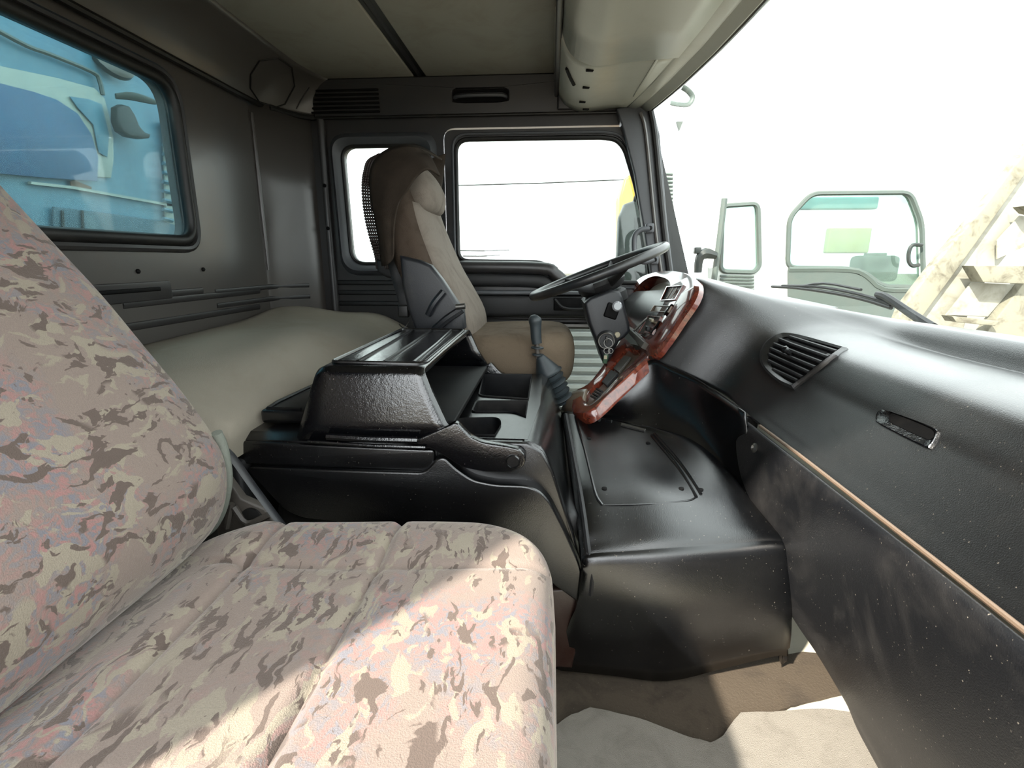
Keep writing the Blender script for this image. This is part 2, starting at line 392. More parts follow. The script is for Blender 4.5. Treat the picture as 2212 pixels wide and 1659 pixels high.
# driver side wall with door opening, quarter window
QW = rpoly([(-.915, .884), (-.55, .884), (-.55, 1.385), (-.925, 1.385)], [.07, .05, .06, .06], 8)
DO = rpoly([(-.47, .10), (.56, .10), (.56, .62), (.47, 1.02), (.385, 1.35), (.345, 1.45), (-.47, 1.45)], [.05, .05, .05, .05, .05, .08, .05])
mb = MB(); mb.plate([(-1.25, 0), (.66, 0), (.62, .8), (.40, 1.52), (.40, 1.66), (-1.25, 1.66)], [QW, DO], lambda u, v: V((u, YD, v)), (0, .05, 0))
wl = mb.out('wall_left', M['trimdark']); tag(wl, 'dark trimmed driver side wall of the cab', kind='structure')
# quarter window surround
w3 = thing('window_3', (-.73, YD, .88), 'small quarter window behind the driver seat', kind='structure')
def ring2(pts, y, c, s): return [V((c[0]+(u-c[0])*s[0], y, c[1]+(v-c[1])*s[1])) for u, v in pts]
cqx, cqz = -.735, 1.134
mb = MB(); mb.loft([ring2(QW, 2.352, (cqx, cqz), (1.0, 1.0)), ring2(QW, 2.325, (cqx, cqz), (1.09, 1.07)), ring2(QW, 2.318, (cqx, cqz), (1.16, 1.12)), ring2(QW, 2.335, (cqx, cqz), (1.24, 1.19)), ring2(QW, 2.352, (cqx, cqz), (1.27, 1.21))], True); mb.out('surround', M['pillar'], w3)
mb = MB(); mb.tube([V((u, 2.352, v)) for u, v in QW], .010, True, 8); mb.out('gasket', M['rubber'], w3)
mb = MB(); mb.prism([V((u, 2.375, v)) for u, v in QW], (0, .005, 0)); mb.out('pane', M['glass'], w3)
# horizontal ribs under the quarter window
for i, z in enumerate((.80, .755, .705)):
    m = MB(); m.box((-.84, 2.345, z), (.33, .014, .022), .006); m.out('rib', M['dull'], wl)
mb = MB(); mb.tube([V((-1.0, 2.335, z)) for z in (.2, .8, 1.49)], .018, seg=10, flat=.7); mb.out('corner_strip', M['trimdark'], wl)
for z in (1.22, 1.04): 
    m = MB(); m.lathe((-1.0, 2.32, z), (0, -1, 0), [(.008, 0), (.008, .004), (.005, .007)], 10); m.out('screw', M['dark'], wl)
# upper side band with vents and grab recess
bd = thing('trim_3', (-.3, 2.34, 1.5), 'dark grey lining band above the driver door', kind='structure')
gr = rpoly(rect(-.423, 1.545, -.19, 1.592), .012)
mb = MB(); mb.plate(rect(-1.03, 1.497, .37, 1.645), [gr], lambda u, v: V((u, 2.335-(v-1.497)*.08, v)), (0, .03, 0)); o = mb.out('band', M['trimdark'], bd); mod_bevel(o, .006)
mb = MB(); mb.box((-.306, 2.352, 1.568), (.25, .008, .06)); mb.out('recess_back', M['dark'], bd)
mb = MB(); mb.tube([(-.415, 2.345, 1.568), (-.39, 2.325, 1.568), (-.3, 2.318, 1.568), (-.22, 2.325, 1.568), (-.20, 2.345, 1.568)], .012, seg=8, sm=4, flat=.7); mb.out('grab_bar', M['pillar'], bd)
mb = MB(); mb.tube([V((-1.03, 2.332, 1.495)), V((.37, 2.332, 1.495))], .006, seg=8); mb.out('lower_seam', M['rubber'], bd)
for i in range(6):
    t = i/5; z = 1.597-t*.082; x0 = -1.005-.03*t
    m = MB(); m.box(((x0-.735)/2, 2.328-(z-1.497)*.08, z), (-.735-x0, .008, .008), .002); m.out('vent_slat', M['dark'], bd)
# wall_right: doorway beside the camera (open)
DR = rpoly([(-.60, .0001), (.62, .0001), (.62, .6), (.46, 1.25), (.40, 1.50), (-.60, 1.50)], [0, 0, .05, .05, .08, .08])
mb = MB(); mb.plate([(-1.25, -.06), (.75, -.06), (.70, .8), (.45, 1.55), (.45, 1.66), (-1.25, 1.66)], [DR], lambda u, v: V((u, .045, v)), (0, -.04, 0))
tag(mb.out('wall_right', M['trimdark']), 'dark trimmed passenger side wall with open doorway', kind='structure')

# unseen open passenger door, added to darken reflections in glossy surfaces
d2 = thing('unseen_door', (.64, .0, .1), 'unseen open passenger door with dark inner trim, added to dim glossy reflections', kind='structure')
DA = V((-.36, -.93, 0)).normalized()
def d2f(u, v): return V((.66, -.01, 0))+DA*u+V((0, 0, v))
mb = MB(); mb.plate(rpoly([(0, .05), (1.0, .05), (1.0, 1.48), (.30, 1.48), (.14, 1.05), (.02, .62)], .04), [rpoly([(.20, .86), (.95, .86), (.95, 1.43), (.36, 1.43), (.24, 1.1)], .05)], d2f, (.05, -.02, 0)); mb.out('door_skin', M['trimdark'], d2)
mb = MB(); mb.box(d2f(.55, .62)+V((-.03, .01, 0)), (.05, .7, .12), .02, (0, 0, -.37)); mb.out('armrest', M['dull'], d2)
# ---- driver door
dr = thing('door_1', (0, 2.34, .10), 'dark driver door with side window and padded sill', kind='structure')
WH = [(-.416, .897), (-.05, .892), (.0, .87), (.05, .832), (.10, .812), (.44, .80), (.425, .92), (.395, 1.06), (.35, 1.22), (.30, 1.355), (.265, 1.392), (.2, 1.401), (-.416, 1.402)]
WH = rpoly(WH, [.05, .05, .02, .02, .03, .04, .02, .02, .02, .05, .03, .02, .06], 5)
LW = rpoly(rect(-.205, .215, .37, .612), [.09, .06, .05, .06], 6)
DP = rpoly([(-.465, .11), (.55, .11), (.55, .62), (.462, 1.02), (.375, 1.35), (.335, 1.44), (-.465, 1.44)], .04)
mb = MB(); mb.plate(DP, [WH, LW], lambda u, v: V((u, 2.338, v)), (0, .035, 0)); mb.out('door_skin', M['trimdark'], dr)
mb = MB(); mb.tube([V((u, 2.337, v)) for u, v in WH], .010, True, 8); mb.out('window_seal', M['rubber'], dr)
mb = MB(); mb.tube([V(((u-0)*1.03+.0, 2.332, 1.12+(v-1.12)*1.07)) for u, v in WH], .006, True, 8); mb.out('frame_bead', M['pillar'], dr)
mb = MB(); mb.prism([V((u, 2.36, v)) for u, v in WH], (0, .004, 0)); mb.out('pane', M['glass'], dr)
mb = MB(); mb.tube([V((u, 2.33, v)) for u, v in LW], .016, True, 8); mb.out('lower_window_frame', M['metal'], dr)
mb = MB(); mb.prism([V((u, 2.36, v)) for u, v in LW], (0, .004, 0)); mb.out('lower_pane', M['glass'], dr)
# padded sill, following the dip
sill = [(-.46, .872), (-.05, .866), (.02, .84), (.08, .79), (.13, .778)]
mb = MB(); mb.tube([V((u, 2.315, v)) for u, v in sill], .028, seg=12, sm=5, flat=.9, up=(0, 0, 1)); mb.out('sill_pad', M['trimdark'], dr)
mb = MB(); mb.tube([V((u, 2.322, v-.055)) for u, v in [(-.46, .872), (-.08, .866), (-.0, .84), (.06, .79), (.10, .765)]], .030, seg=12, sm=5, flat=.5, up=(0, 0, 1)); mb.out('sill_pad_lower', M['dull'], dr)
mb = MB(); mb.box((-.14, 2.29, .762), (.64, .10, .016), .006); mb.out('armrest_ledge', M['pillar'], dr)
mb = MB(); mb.box((-.14, 2.29, .705), (.64, .09, .10), .02); mb.out('armrest', M['dull'], dr)
mb = MB(); mb.box((.10, 2.243, .715), (.17, .01, .055), .012); mb.out('pull_recess', M['dark'], dr)
mb = MB(); mb.tube([(.02, 2.24, .735), (.06, 2.225, .700), (.15, 2.225, .697), (.18, 2.24, .72)], .007, seg=8, sm=4); mb.out('door_handle', M['dull'], dr)
mb = MB(); mb.box((-.05, 2.325, .645), (.90, .03, .012), .004); mb.out('lower_trim_strip', M['trimdark'], dr)

# ---- A pillar + windscreen header
pl_ = [(.372, 1.45), (.398, 1.35), (.458, 1.06), (.50, .90), (.60, .45), (.66, .45)]
mb = MB(); 
outer = [(.44, 1.52), (.48, 1.40), (.535, 1.05), (.575, .85), (.66, .45), (.56, .45), (.475, .86), (.43, 1.06), (.385, 1.25), (.33, 1.42), (.30, 1.50)]
outer = [(x-.045, z) for x, z in outer]
mb.prism([V((x, 2.295, z)) for x, z in outer], (0, .06, 0), .008, 3); ap = mb.out('trim_4', M['pillar']); tag(ap, 'slate grey windscreen pillar trim beyond the steering wheel', kind='structure')
mb = MB(); mb.tube([V((x, 2.285, z)) for x, z in [(.385, 1.50), (.412, 1.40), (.47, 1.05), (.51, .85), (.595, .45)]], .012, seg=8, sm=4); mb.out('pillar_seal', M['rubber'], ap)
mb = MB(); mb.tube([V((x-.035, 2.288, z)) for x, z in [(.385, 1.48), (.412, 1.40), (.47, 1.05), (.51, .85), (.595, .45)]], .008, seg=8, sm=4); mb.out('pillar_bead', M['trimgrey'], ap)
# header rails
def hx(y): return .37+.11*(1-((y-1.2)/1.15)**2)
ys = [2.31, 2.2, 2.0, 1.7, 1.4, 1.0, .6, .2, .05]
mb = MB(); mb.loft([[V((hx(y)-.10, y, 1.545)), V((hx(y)-.085, y, 1.512)), V((hx(y)-.05, y, 1.506)), V((hx(y)-.03, y, 1.512)), V((hx(y), y, 1.492)), V((hx(y)+.02, y, 1.50)), V((hx(y)+.02, y, 1.56))] for y in ys])
hd = mb.out('trim_5', M['shelf']); mod_solid(hd, .01, 1); tag(hd, 'pale trim rail along the windscreen header', kind='structure')
mb = MB(); mb.tube([V((hx(y)+.008, y, 1.492)) for y in ys], .010, seg=8, sm=3); mb.out('header_seal', M['rubber'], hd)
mb = MB(); mb.tube([V((hx(y)-.082, y, 1.508)) for y in ys], .006, seg=8, sm=3); mb.out('header_seam', M['rubber'], hd)
mb = MB(); mb.tube([V((hx(y)-.03, y, 1.507)) for y in ys], .0035, seg=6, sm=3); mb.out('header_bead', M['trimgrey'], hd)
# windscreen
rows = []
for k in range(9):
    z = 1.50-.78*k/8; t = k/8
    rows.append([V((hx(y)+.012+t*(.14+.33*(1-((y-1.2)/1.15)**2)), y, z)) for y in (2.31, 2.1, 1.8, 1.5, 1.2, .9, .6, .3, .05)])
mb = MB(); mb.loft(rows); o = mb.out('window_2', M['glass'], norm=False); tag(o, 'large curved windscreen of the cab', kind='structure')
# outer nose below windscreen
mb = MB(); mb.loft([[V((.56+.33*(1-((y-1.2)/1.15)**2), y, .71)), V((.66+.33*(1-((y-1.2)/1.15)**2), y, .66)), V((.72+.33*(1-((y-1.2)/1.15)**2), y, .0))] for y in (2.38, 2.1, 1.8, 1.5, 1.2, .9, .6, .3, 0)])
o = mb.out('wall_nose', M['white']); mod_solid(o, .02, 1); tag(o, 'white outer nose panel below the windscreen', kind='structure')

# grab handle on the pillar
gh = thing('grab_handle', (.40, 2.25, .92), 'grey plastic grab handle bolted to windscreen pillar behind steering wheel', 'handle')
pts = [P(px, py, y=2.26) for px, py in [(1403, 494), (1383, 497), (1371, 510), (1370, 540)]]+[P(1374, 556, y=2.25), P(1390, 566, y=2.25), P(1412, 561, y=2.26)]
mb = MB(); mb.tube(pts, .011, seg=10, sm=4); mb.out('bar', M['pillar'], gh)
for px, py in ((1403, 493), (1413, 561)):
    p = P(px, py, y=2.272); m = MB(); m.box(p, (.035, .03, .04), .007); mt_ = m.out('mount', M['pillar'], gh)
    m = MB(); m.lathe(p+V((0, -.014, 0)), (0, -1, 0), [(.009, 0), (.009, .004), (.005, .005)], 12); m.out('bolt', M['dark'], mt_)

# ---- overhead cabinet
oc = thing('overhead_cabinet', (.2, 1.2, 1.51), 'pale grey plastic overhead storage cabinet along the windscreen header', 'cabinet')
def ocp(y, dz=0, dx=0): return [V((.010+dx, y, 1.645)), V((.016+dx, y, 1.60)), V((.03+dx, y, 1.565-dz)), V((.055+dx, y, 1.53-dz)), V((.095+dx, y, 1.512-dz)), V((.14, y, 1.508-dz)), V((.22, y, 1.515-dz)), V((hx(y)-.085, y, 1.515-dz*.6))]
def ocl(ya, yb, dz, dx, nm, mat):
    n = 8; m = MB(); rr = [[V(p) for p in cr(ocp(ya+(yb-ya)*k/n, dz, dx), 3)] for k in range(n+1)]
    m.loft(rr); o = m.out(nm, mat, oc); mod_solid(o, .012, -1); return bvh(rr)
TO = ocl(1.765, 2.325, 0, 0, 'rear_door', M['shelf']); ocl(.06, 1.745, .022, .012, 'front_door', M['shelf'])
mb = MB(); mb.tube([p+V((.0, 0, 0)) for p in cr(ocp(1.755, .006, .004), 3)][:-1] if False else [V(p) for p in cr(ocp(1.755, .008, .006), 3)], .006, seg=6); mb.out('door_gap', M['rubber'], oc)
mb = MB(); mb.box((.012, 1.2, 1.60), (.02, 2.28, .09), .008); mb.out('back_rail', M['trimdark'], oc)
mb = MB(); mb.box((.20, 2.325, 1.565), (.37, .02, .12), .008); mb.out('end_cheek', M['trimdark'], oc)
hp = [P(px, py, z=1.56) for px, py in ((1231, 142), (1236, 158), (1243, 174))]
mb = MB(); mb.tube([p for p in [hit(TO, *q, .012) for q in ((1231, 140), (1236, 156), (1244, 174))] if p] or [V((.03, 2, 1.57)), V((.05, 2.1, 1.54))], .009, seg=8, sm=3, flat=.6); mb.out('latch', M['dark'], oc)
for px, py in ((1284, 97), (1275, 142), (1267, 180), (1259, 212), (1266, 228), (1437, 100)):
    p = hit(TO, px, py, .013) or P(px, py, z=1.506); m = MB(); m.box(p, (.024, .012, .008), .002, (0, 0, .2)); m.out('slot', M['dark'], oc)
mb = MB(); mb.tube([P(px, py, z=1.508) for px, py in ((1372, 205), (1412, 140), (1442, 92))], .010, seg=8, sm=3, flat=.5); mb.out('edge_bead', M['shelf'], oc)

# ================================================================== BUNK
def bed_z(x, y):
    h = .045*math.exp(-(((x+1.15)/.22)**2+((y-2.12)/.22)**2)) + .018*math.exp(-(((x+.9)/.3)**2+((y-1.6)/.4)**2))
    return .662+h-.03*max(0, (x+.75)/.3)*max(0, (y-1.9)/.4) + .003*math.sin(x*23+y*9)
bm_ = thing('bunk_bed', (-.83, 1.2, .02), 'flat beige grey fabric bunk behind the seats', 'bed')
def xfr(y): t = min(1, max(0, (y-.80)/.07)); return -.86+.25*t*t*(3-2*t)
rows = []
for i in range(65):
    y = .07+(2.325-.07)*i/64; ey = min((y-.07), (2.325-y)); r = []
    for j in range(22):
        xf = xfr(y); x = -1.19+(xf+1.19)*j/21; ex = x+1.19; dr_ = .075*max(0, 1-(xf-x)/.22)**2
        e = min(ex, ey); f = -.03*(1-min(1, e/.03))**2
        r.append(V((x, y, bed_z(x, y)+f-dr_)))
    r = [V((-1.192, y, .52))]+r+[V((xf+.002, y, .56)), V((xf-.003, y, .52))]; rows.append(r)
mb = MB(); mb.loft(rows, False); mb.out('mattress', M['matt'], bm_, ang=60)
mb = MB(); mb.box((-1.03, 1.2, .26), (.30, 2.24, .5), .01); mb.box((-.90, 1.6, .26), (.58, 1.40, .5), .01); mb.out('bunk_base', M['dull'], bm_)

# ================================================================== CENTRE CONSOLE
cs = thing('centre_console', (-.3, 1.23, .02), 'shiny black plastic engine tunnel console between the seats', 'console')
Y0, Y1 = .95, 1.52
# deck (rear flat part)
dk = [(-.70, .552), (-.22, .552)]
mb = MB(); mb.loft([[V((x, Y0-.022, .525)) for x in (-.72, -.5, -.225)], [V((x, Y0-.018, .548)) for x in (-.72, -.5, -.225)], [V((x, Y0, .560)) for x in (-.72, -.5, -.225)], [V((x, Y1, .575)) for x in (-.72, -.5, -.225)]])
o = mb.out('rear_deck', M['black'], cs); mod_solid(o, .012)
mb = MB(); pr = [V((x, Y0-.026, z)) for x, z in rpoly([(-.72, .498), (-.235, .492), (-.222, .505), (-.22, .540), (-.72, .548)], .008)]
mb.prism(pr, (0, .03, 0), .01, 4); mb.out('side_rail', M['black'], cs)
# raised rear panel with light bead beside the bunk
mb = MB(); mb.box((-.50, 1.24, .583), (.20, .53, .03), .008); mb.out('rear_lid', M['black'], cs)
mb = MB(); mb.tube([P(650, 884, z=.599), P(578, 882, z=.599), P(600, 868, z=.599), P(668, 836, z=.599)], .004, seg=6); mb.out('lid_bead', M['black'], cs)
# side body
body = [(-.61, .495), (-.24, .495), (-.215, .525), (-.2, .528), (-.178, .505), (-.145, .482), (-.10, .474), (-.04, .474), (-.015, .465), (.008, .44), (.035, .385), (.065, .315), (.098, .215), (.085, .205), (.0, .27), (-.05, .315), (-.2, .36), (-.50, .385), (-.535, .40)]
mb = MB(); mb.prism([V((x, Y0-.035, z)) for x, z in rpoly(body, .015, 4)], (0, .08, 0), .016, 4); mb.out('side_body', M['black'], cs)
# lower tunnel
mb = MB(); mb.box((-.26, 1.25, .20), (.66, .56, .38), .02); mb.out('lower_tunnel', M['dull'], cs)
mb = MB(); mb.prism([P(px, py, y=Y0-.02) for px, py in ((1150, 1275), (1276, 1272), (1256, 1360), (1236, 1445), (1150, 1440))], (0, .03, 0), .006); mb.out('lower_panel', M['redbrown'], cs)
# tray top with recesses and curved nose
ZT = .553
def hz(l): return [tuple(P(px, py, z=ZT)[:2]) for px, py in l]
bins = [rpoly(hz([(985, 908), (1076, 906), (1083, 918), (1064, 948), (1000, 938)]), .02), rpoly(hz([(1030, 872), (1150, 872), (1178, 884), (1172, 905), (1100, 893), (1020, 893)]), .015), rpoly(hz([(1050, 808), (1165, 812), (1182, 850), (1176, 868), (1035, 860)]), .02)]
bins = [[(max(-.222, min(x, -.052)), min(1.495, max(y, .978))) for x, y in b] for b in bins]
mb = MB(); mb.plate([(-.23, .965), (-.04, .965), (-.02, 1.2), (-.02, Y1), (-.23, Y1)], bins, lambda u, v: V((u, v, ZT+.02*(v-1.0))), (0, 0, -.004))
mb.out('tray_top', M['black'], cs)
for b in bins:
    c = V((sum(p[0] for p in b)/len(b), sum(p[1] for p in b)/len(b)))
    m = MB(); f = lambda s, z: [V((c.x+(p[0]-c.x)*s, c.y+(p[1]-c.y)*s, z+.02*(p[1]-1.0))) for p in b]
    m.loft([f(1.04, ZT+.0005), f(1.035, ZT+.004), f(.99, ZT+.003), f(.97, ZT-.01), f(.95, ZT-.13), f(.9, ZT-.135)], True, False, True); m.out('cup_recess', M['cup'], cs)
nose = [(-.045, ZT), (-.025, ZT-.003), (-.005, ZT-.018), (.012, ZT-.05), (.035, ZT-.12), (.062, ZT-.20), (.092, ZT-.31), (.10, ZT-.36)]
mb = MB(); mb.loft([[V((x+(-.004 if y < .98 else 0)+.01*(y-1), y, z+.02*(y-1.0)*(1 if z > .5 else .5)-(.012 if y < .955 else 0))) for x, z in cr(nose, 4)] for y in (.945, .955, .97, 1.1, 1.25, 1.4, Y1)]); o = mb.out('nose', M['black'], cs); mod_solid(o, .01, -1)
mb = MB(); mb.prism([V((x, .945, z)) for x, z in [(-.23, ZT-.002), (-.04, ZT-.002), (-.01, ZT-.02), (.012, ZT-.06), (.06, ZT-.22), (-.2, ZT-.22)]], (0, .02, 0), .006); mb.out('tray_side', M['black'], cs)
mb = MB(); mb.prism([P(1186, 870, y=1.30), P(1196, 1000, y=1.30)+V((0, 0, .04)), P(1182, 960, y=1.30)+V((0, 0, .04)), P(1172, 900, y=1.30)], (0, .01, 0), .002); 
mb.bm.free()

# hoop shaped storage box on the console
hb = thing('storage_box', (-.33, 1.23, .56), 'glossy black hoop shaped storage box with ribbed lid on the console', 'box')
zb = .557
def xr_(z): t = (z-zb)/.143; return -.505+.045*t
def xf_(z): 
    t = max(0, min(1, (z-zb)/.143)); return -.165-.075*t**.7
yn, yf = .93, 1.515; R = .022
prof = [(yn-.012, zb), (yn-.008, zb+.04), (yn-.002, zb+.10), (yn+.002, .700-R)]
for k in range(1, 6):
    a = math.pi/2*k/6; prof.append((yn+.002+R*(1-math.cos(a)), .700-R+R*math.sin(a)))
prof += [(yn+.03, .700), (1.1, .7015), (1.3, .7015), (yf-.03, .700)]
for k in range(5, 0, -1):
    a = math.pi/2*k/6; prof.append((yf-R*(1-math.cos(a)), .700-R+R*math.sin(a)))
prof += [(yf, .700-R), (yf+.004, zb+.08), (yf+.01, zb)]
cy = (yn+yf)/2; cols = []
for t in [-3, -2, -1, 0]+[k/10 for k in range(1, 11)]:
    col_ = []
    for y, z in prof:
        if t < 0 or t == 0:
            ins, dx = {-3: (.05, .0), -2: (.020, .001), -1: (.006, .008), 0: (0, .022)}[t]
            zz = z-ins*(1 if z > .6 else 0); yy = y+ins*(1 if y < cy else -1)*(1 if abs(y-cy) > .2 else 0)
            col_.append(V((xr_(z)+dx, yy, max(zb, zz))))
        else:
            a = xr_(z)+.022; col_.append(V((a+(xf_(z)-a)*t, y, z)))
    cols.append(col_)
mb = MB(); mb.loft(cols, False, True, False); shl = o = mb.out('shell', M['blackg'], hb); mod_solid(o, .014, -1)
# arms with pivot
arm = [(-.26, .560), (-.175, .60), (-.15, .572), (-.125, .560), (-.075, .553), (-.052, .548), (-.040, .533), (-.046, .512), (-.07, .500), (-.12, .500), (-.165, .508), (-.195, .528), (-.225, .546), (-.26, .548)]
for yy in (.915, 1.50):
    m = MB(); m.prism([V((x, yy, z)) for x, z in rpoly(arm, .008, 3)], (0, .022, 0), .006, 3); pa = m.out('pivot_arm', M['blackg'], hb)
    m = MB(); m.lathe((-.066, yy+.004, .524), (0, -1, 0), [(.014, 0), (.014, .006), (.012, .008), (.011, .006), (.0, .006)], 20); m.out('pivot_cap', M['black'], pa)
# lid border and ribs
def yb(x0, y0, x1, y1): return None
bord = rpoly([(-.436, .972), (-.436, 1.475), (-.25, 1.475), (-.245, .972)], .02, 5)
mb = MB(); mb.tube([V((u, v, .7015)) for u, v in bord], .0045, True, 8); mb.out('lid_border', M['black'], shl)
for x, a, b in ((-.390, .98, 1.46), (-.335, .98, 1.46), (-.275, .98, 1.46)):
    m = MB(); m.tube([V((x-.012, b, .7015)), V((x, (a+b)/2, .7015)), V((x+.006, a, .7015))], .0045, seg=8); m.out('lid_rib', M['black'], shl)
mb = MB(); mb.tube([V((-.43, .913, .566)), V((-.34, .912, .563)), V((-.25, .912, .563))], .007, seg=8); mb.out('lower_bead', M['blackg'], hb)
mb = MB(); mb.tube([V((-.47, .915, .554)), V((-.34, .913, .549)), V((-.235, .912, .549))], .004, seg=8); mb.out('lower_bead', M['blackg'], hb)
mb = MB(); mb.box((-.33, 1.22, .585), (.29, .54, .012), .003); mb.out('inner_floor', M['dark'], hb)

# ================================================================== FRONT ENGINE COVER
ec = thing('engine_cover', (.28, 1.1, .02), 'glossy black moulded engine cover box ahead of the console', 'cover')
ctl = [(.455, (1222, 893), (1310, 908), (1405, 927)), (.445, (1232, 935), (1370, 938), (1490, 955)), (.432, (1242, 1000), (1400, 1000), (1555, 1012)), (.412, (1254, 1070), (1420, 1060), (1610, 1085)),
       (.378, (1263, 1135), (1440, 1120), (1650, 1135)), (.340, (1268, 1180), (1440, 1160), (1672, 1158)), (.318, (1270, 1200), (1450, 1185), (1680, 1172)), (.285, (1272, 1222), (1455, 1212), (1686, 1200)),
       (.17, (1256, 1310), (1450, 1315), (1688, 1325)), (.012, (1213, 1442), (1440, 1464), (1684, 1408))]
YL = [1.46, 1.35, 1.175, 1.035, .965, .932, .918, .908, .915, .955]; YM = [1.40, 1.33, 1.19, 1.06, .985, .945, .93, .915, .905, .945]; YR_ = [1.34, 1.27, 1.16, 1.06, .995, .962, .948, .935, .93, .965]
rows = []
for (z, a, b, c), ya, ym, yr in zip(ctl, YL, YM, YR_):
    pts = [P(*q, y=y_) for q, y_ in ((a, ya), (b, ym), (c, yr))]
    for p in pts: p.z = max(p.z, .012)
    e = pts[2]+V((.02, .015, -.035)); e2 = pts[2]+V((.03, .04, -.12)); d0 = pts[0]+V((-.006, .004, -.02))
    for q in (e, e2, d0): q.z = max(.01, q.z)
    rows.append([d0]+[pts[0], (pts[0]*.5+pts[1]*.5), pts[1], pts[1]*.5+pts[2]*.5, pts[2], e, e2])
gcov = grid(rows, 4, 5); TC = bvh(gcov)
mb = MB(); mb.loft(gcov); o = mb.out('cover_body', M['black'], ec, ang=60); mod_solid(o, .008, -1)
# lid grooves/beads
def on_cover(px, py): return hit(TC, px, py, .008) or P(px, py, z=.43)
for path, r in (([(1243, 905), (1262, 975), (1280, 1050), (1289, 1080), (1300, 1096)], .0035), ([(1300, 1096), (1400, 1094), (1480, 1088), (1502, 1080)], .002), ([(1502, 1080), (1460, 1010), (1408, 946)], .004), ([(1512, 1074), (1468, 1005), (1414, 942)], .004), ([(1243, 905), (1255, 902), (1290, 908)], .0035)):
    m = MB(); m.tube([on_cover(*p) for p in path], r, seg=6, sm=3); m.out('lid_bead', M['black'], ec)
for px, py in ((1272, 953), (1400, 963), (1305, 1062), (1470, 1062), (1512, 1064)):
    m = MB(); m.lathe(on_cover(px, py), (0, -.1, 1), [(.006, -.002), (.006, .0015), (.003, .002)], 10); m.out('screw', M['dark'], ec)
for a, b in (((1293, 910), (1296, 912)), ((1309, 912), (1322, 914)), ((1343, 922), (1394, 935))):
    p = on_cover(*a); q = on_cover(*b); m = MB(); m.tube([p, q], .006, seg=6); m.out('hinge', M['metal'] if a[0] == 1343 else M['black'], ec)
# seam strip between console and cover
mb = MB(); mb.tube([P(px, py, y=y_) for px, py, y_ in ((1222, 896, 1.38), (1240, 990, 1.15), (1258, 1090, 1.0), (1270, 1180, .925), (1278, 1240, .905), (1276, 1285, .905))], .006, seg=6, sm=3); mb.out('seam_strip', M['dull'], ec)

# ================================================================== GEAR LEVER
gl = thing('gear_lever', P(1210, 868, y=1.62), 'upright black gear lever with ribbed rubber boot behind the console', 'lever')
G = lambda px, py: P(px, py, y=1.60)
mb = MB(); mb.tube([G(1160, 742), G(1158, 728), G(1157, 705), G(1156, 692), G(1157, 684), G(1158, 680)], [.016, .017, .018, .021, .016, .004], seg=14, sm=3); mb.tube([G(1151, 690), G(1156, 696), G(1162, 702)], [.012, .018, .006], seg=10, sm=2); mb.out('knob', M['boot'], gl)
mb = MB(); mb.cyl(G(1160, 742), G(1162, 775), .007); mb.out('shaft', M['dirtymetal'], gl)
for py, r in ((751, .020), (766, .017)):
    p = G(1161, py); m = MB(); m.lathe(p, (.05, 0, 1), [(r*.5, -.004), (r, -.002), (r, .002), (r*.5, .004)], 18); m.out('collar', M['boot'], gl)
bel = []; base = G(1166, 768); tip = P(1213, 868, y=1.62)
for k in range(0, 41):
    t = k/40; p = base.lerp(tip, t)
    r = .015+.042*min(1, t/.35) if t < .35 else .040-.008*(t-.35)+.008*math.sin((t-.35)/.65*6*2*math.pi)
    if t < .35: r = .012+.030*(t/.35)
    bel.append((p, r))
mb = MB(); mb.tube([p for p, r in bel], [r for p, r in bel], seg=20); mb.out('boot', M['boot'], gl, ang=70)

# ================================================================== DRIVER SEAT
def sring(cx, cy, hx_, hy_, z, e=3.2, n=36, tilt=0, bol=0):
    out = []
    for k in range(n):
        a = 2*math.pi*k/n; c, s = math.cos(a), math.sin(a)
        x = math.copysign(abs(c)**(2/e), c); y = math.copysign(abs(s)**(2/e), s)
        out.append(V((cx+hx_*x*(1+bol*(abs(y)**3) if x > 0 else 1), cy+hy_*y, z+tilt*x*hx_)))
    return out
ds = thing('driver_seat', (-.2, 1.85, .02), 'taupe velour driver seat with charcoal side shell facing the steering wheel', 'seat')
# front profile (x,z) of near edge; thickness, half width
dsp = [(.50, -.285, .055, .20), (.56, -.268, .075, .235), (.64, -.262, .085, .245), (.72, -.27, .09, .25), (.80, -.31, .088, .25), (.88, -.355, .082, .245), (.96, -.39, .075, .235), (1.04, -.42, .07, .215), (1.11, -.44, .065, .19), (1.165, -.455, .058, .155), (1.20, -.468, .045, .125), (1.22, -.478, .028, .09), (1.226, -.482, .01, .05)]
dsp = cr(dsp, 3)
mb = MB(); mb.loft([sring(x-d, 1.855, d, h, z, 3.4, tilt=-.25, bol=.10) for z, x, d, h in dsp], True, True, True); dsb = mb.out('backrest', M['velour_shaded'], ds, ang=60)  # shade of the backrest sides painted in with the darker velour
mb = MB(); mb.loft([sring(x-.028, 1.865, .045, h*.86, z, 3.6, tilt=-.25) for z, x, d, h in dsp if z < 1.10], True, True, True); mb.out('backrest_lit_front', M['velour'], dsb, ang=60)  # separate lighter piece, painted as the lit front of the backrest
# headrest bump
mb = MB(); mb.loft([sring(x-.05, 1.86, d, h, z, 3) for z, x, d, h in cr([(1.05, -.40, .02, .10), (1.07, -.385, .04, .14), (1.12, -.39, .055, .155), (1.17, -.41, .055, .14), (1.21, -.43, .04, .10), (1.222, -.44, .01, .04)], 3)], True, True, True); mb.out('headrest', M['velour'], dsb, ang=60)
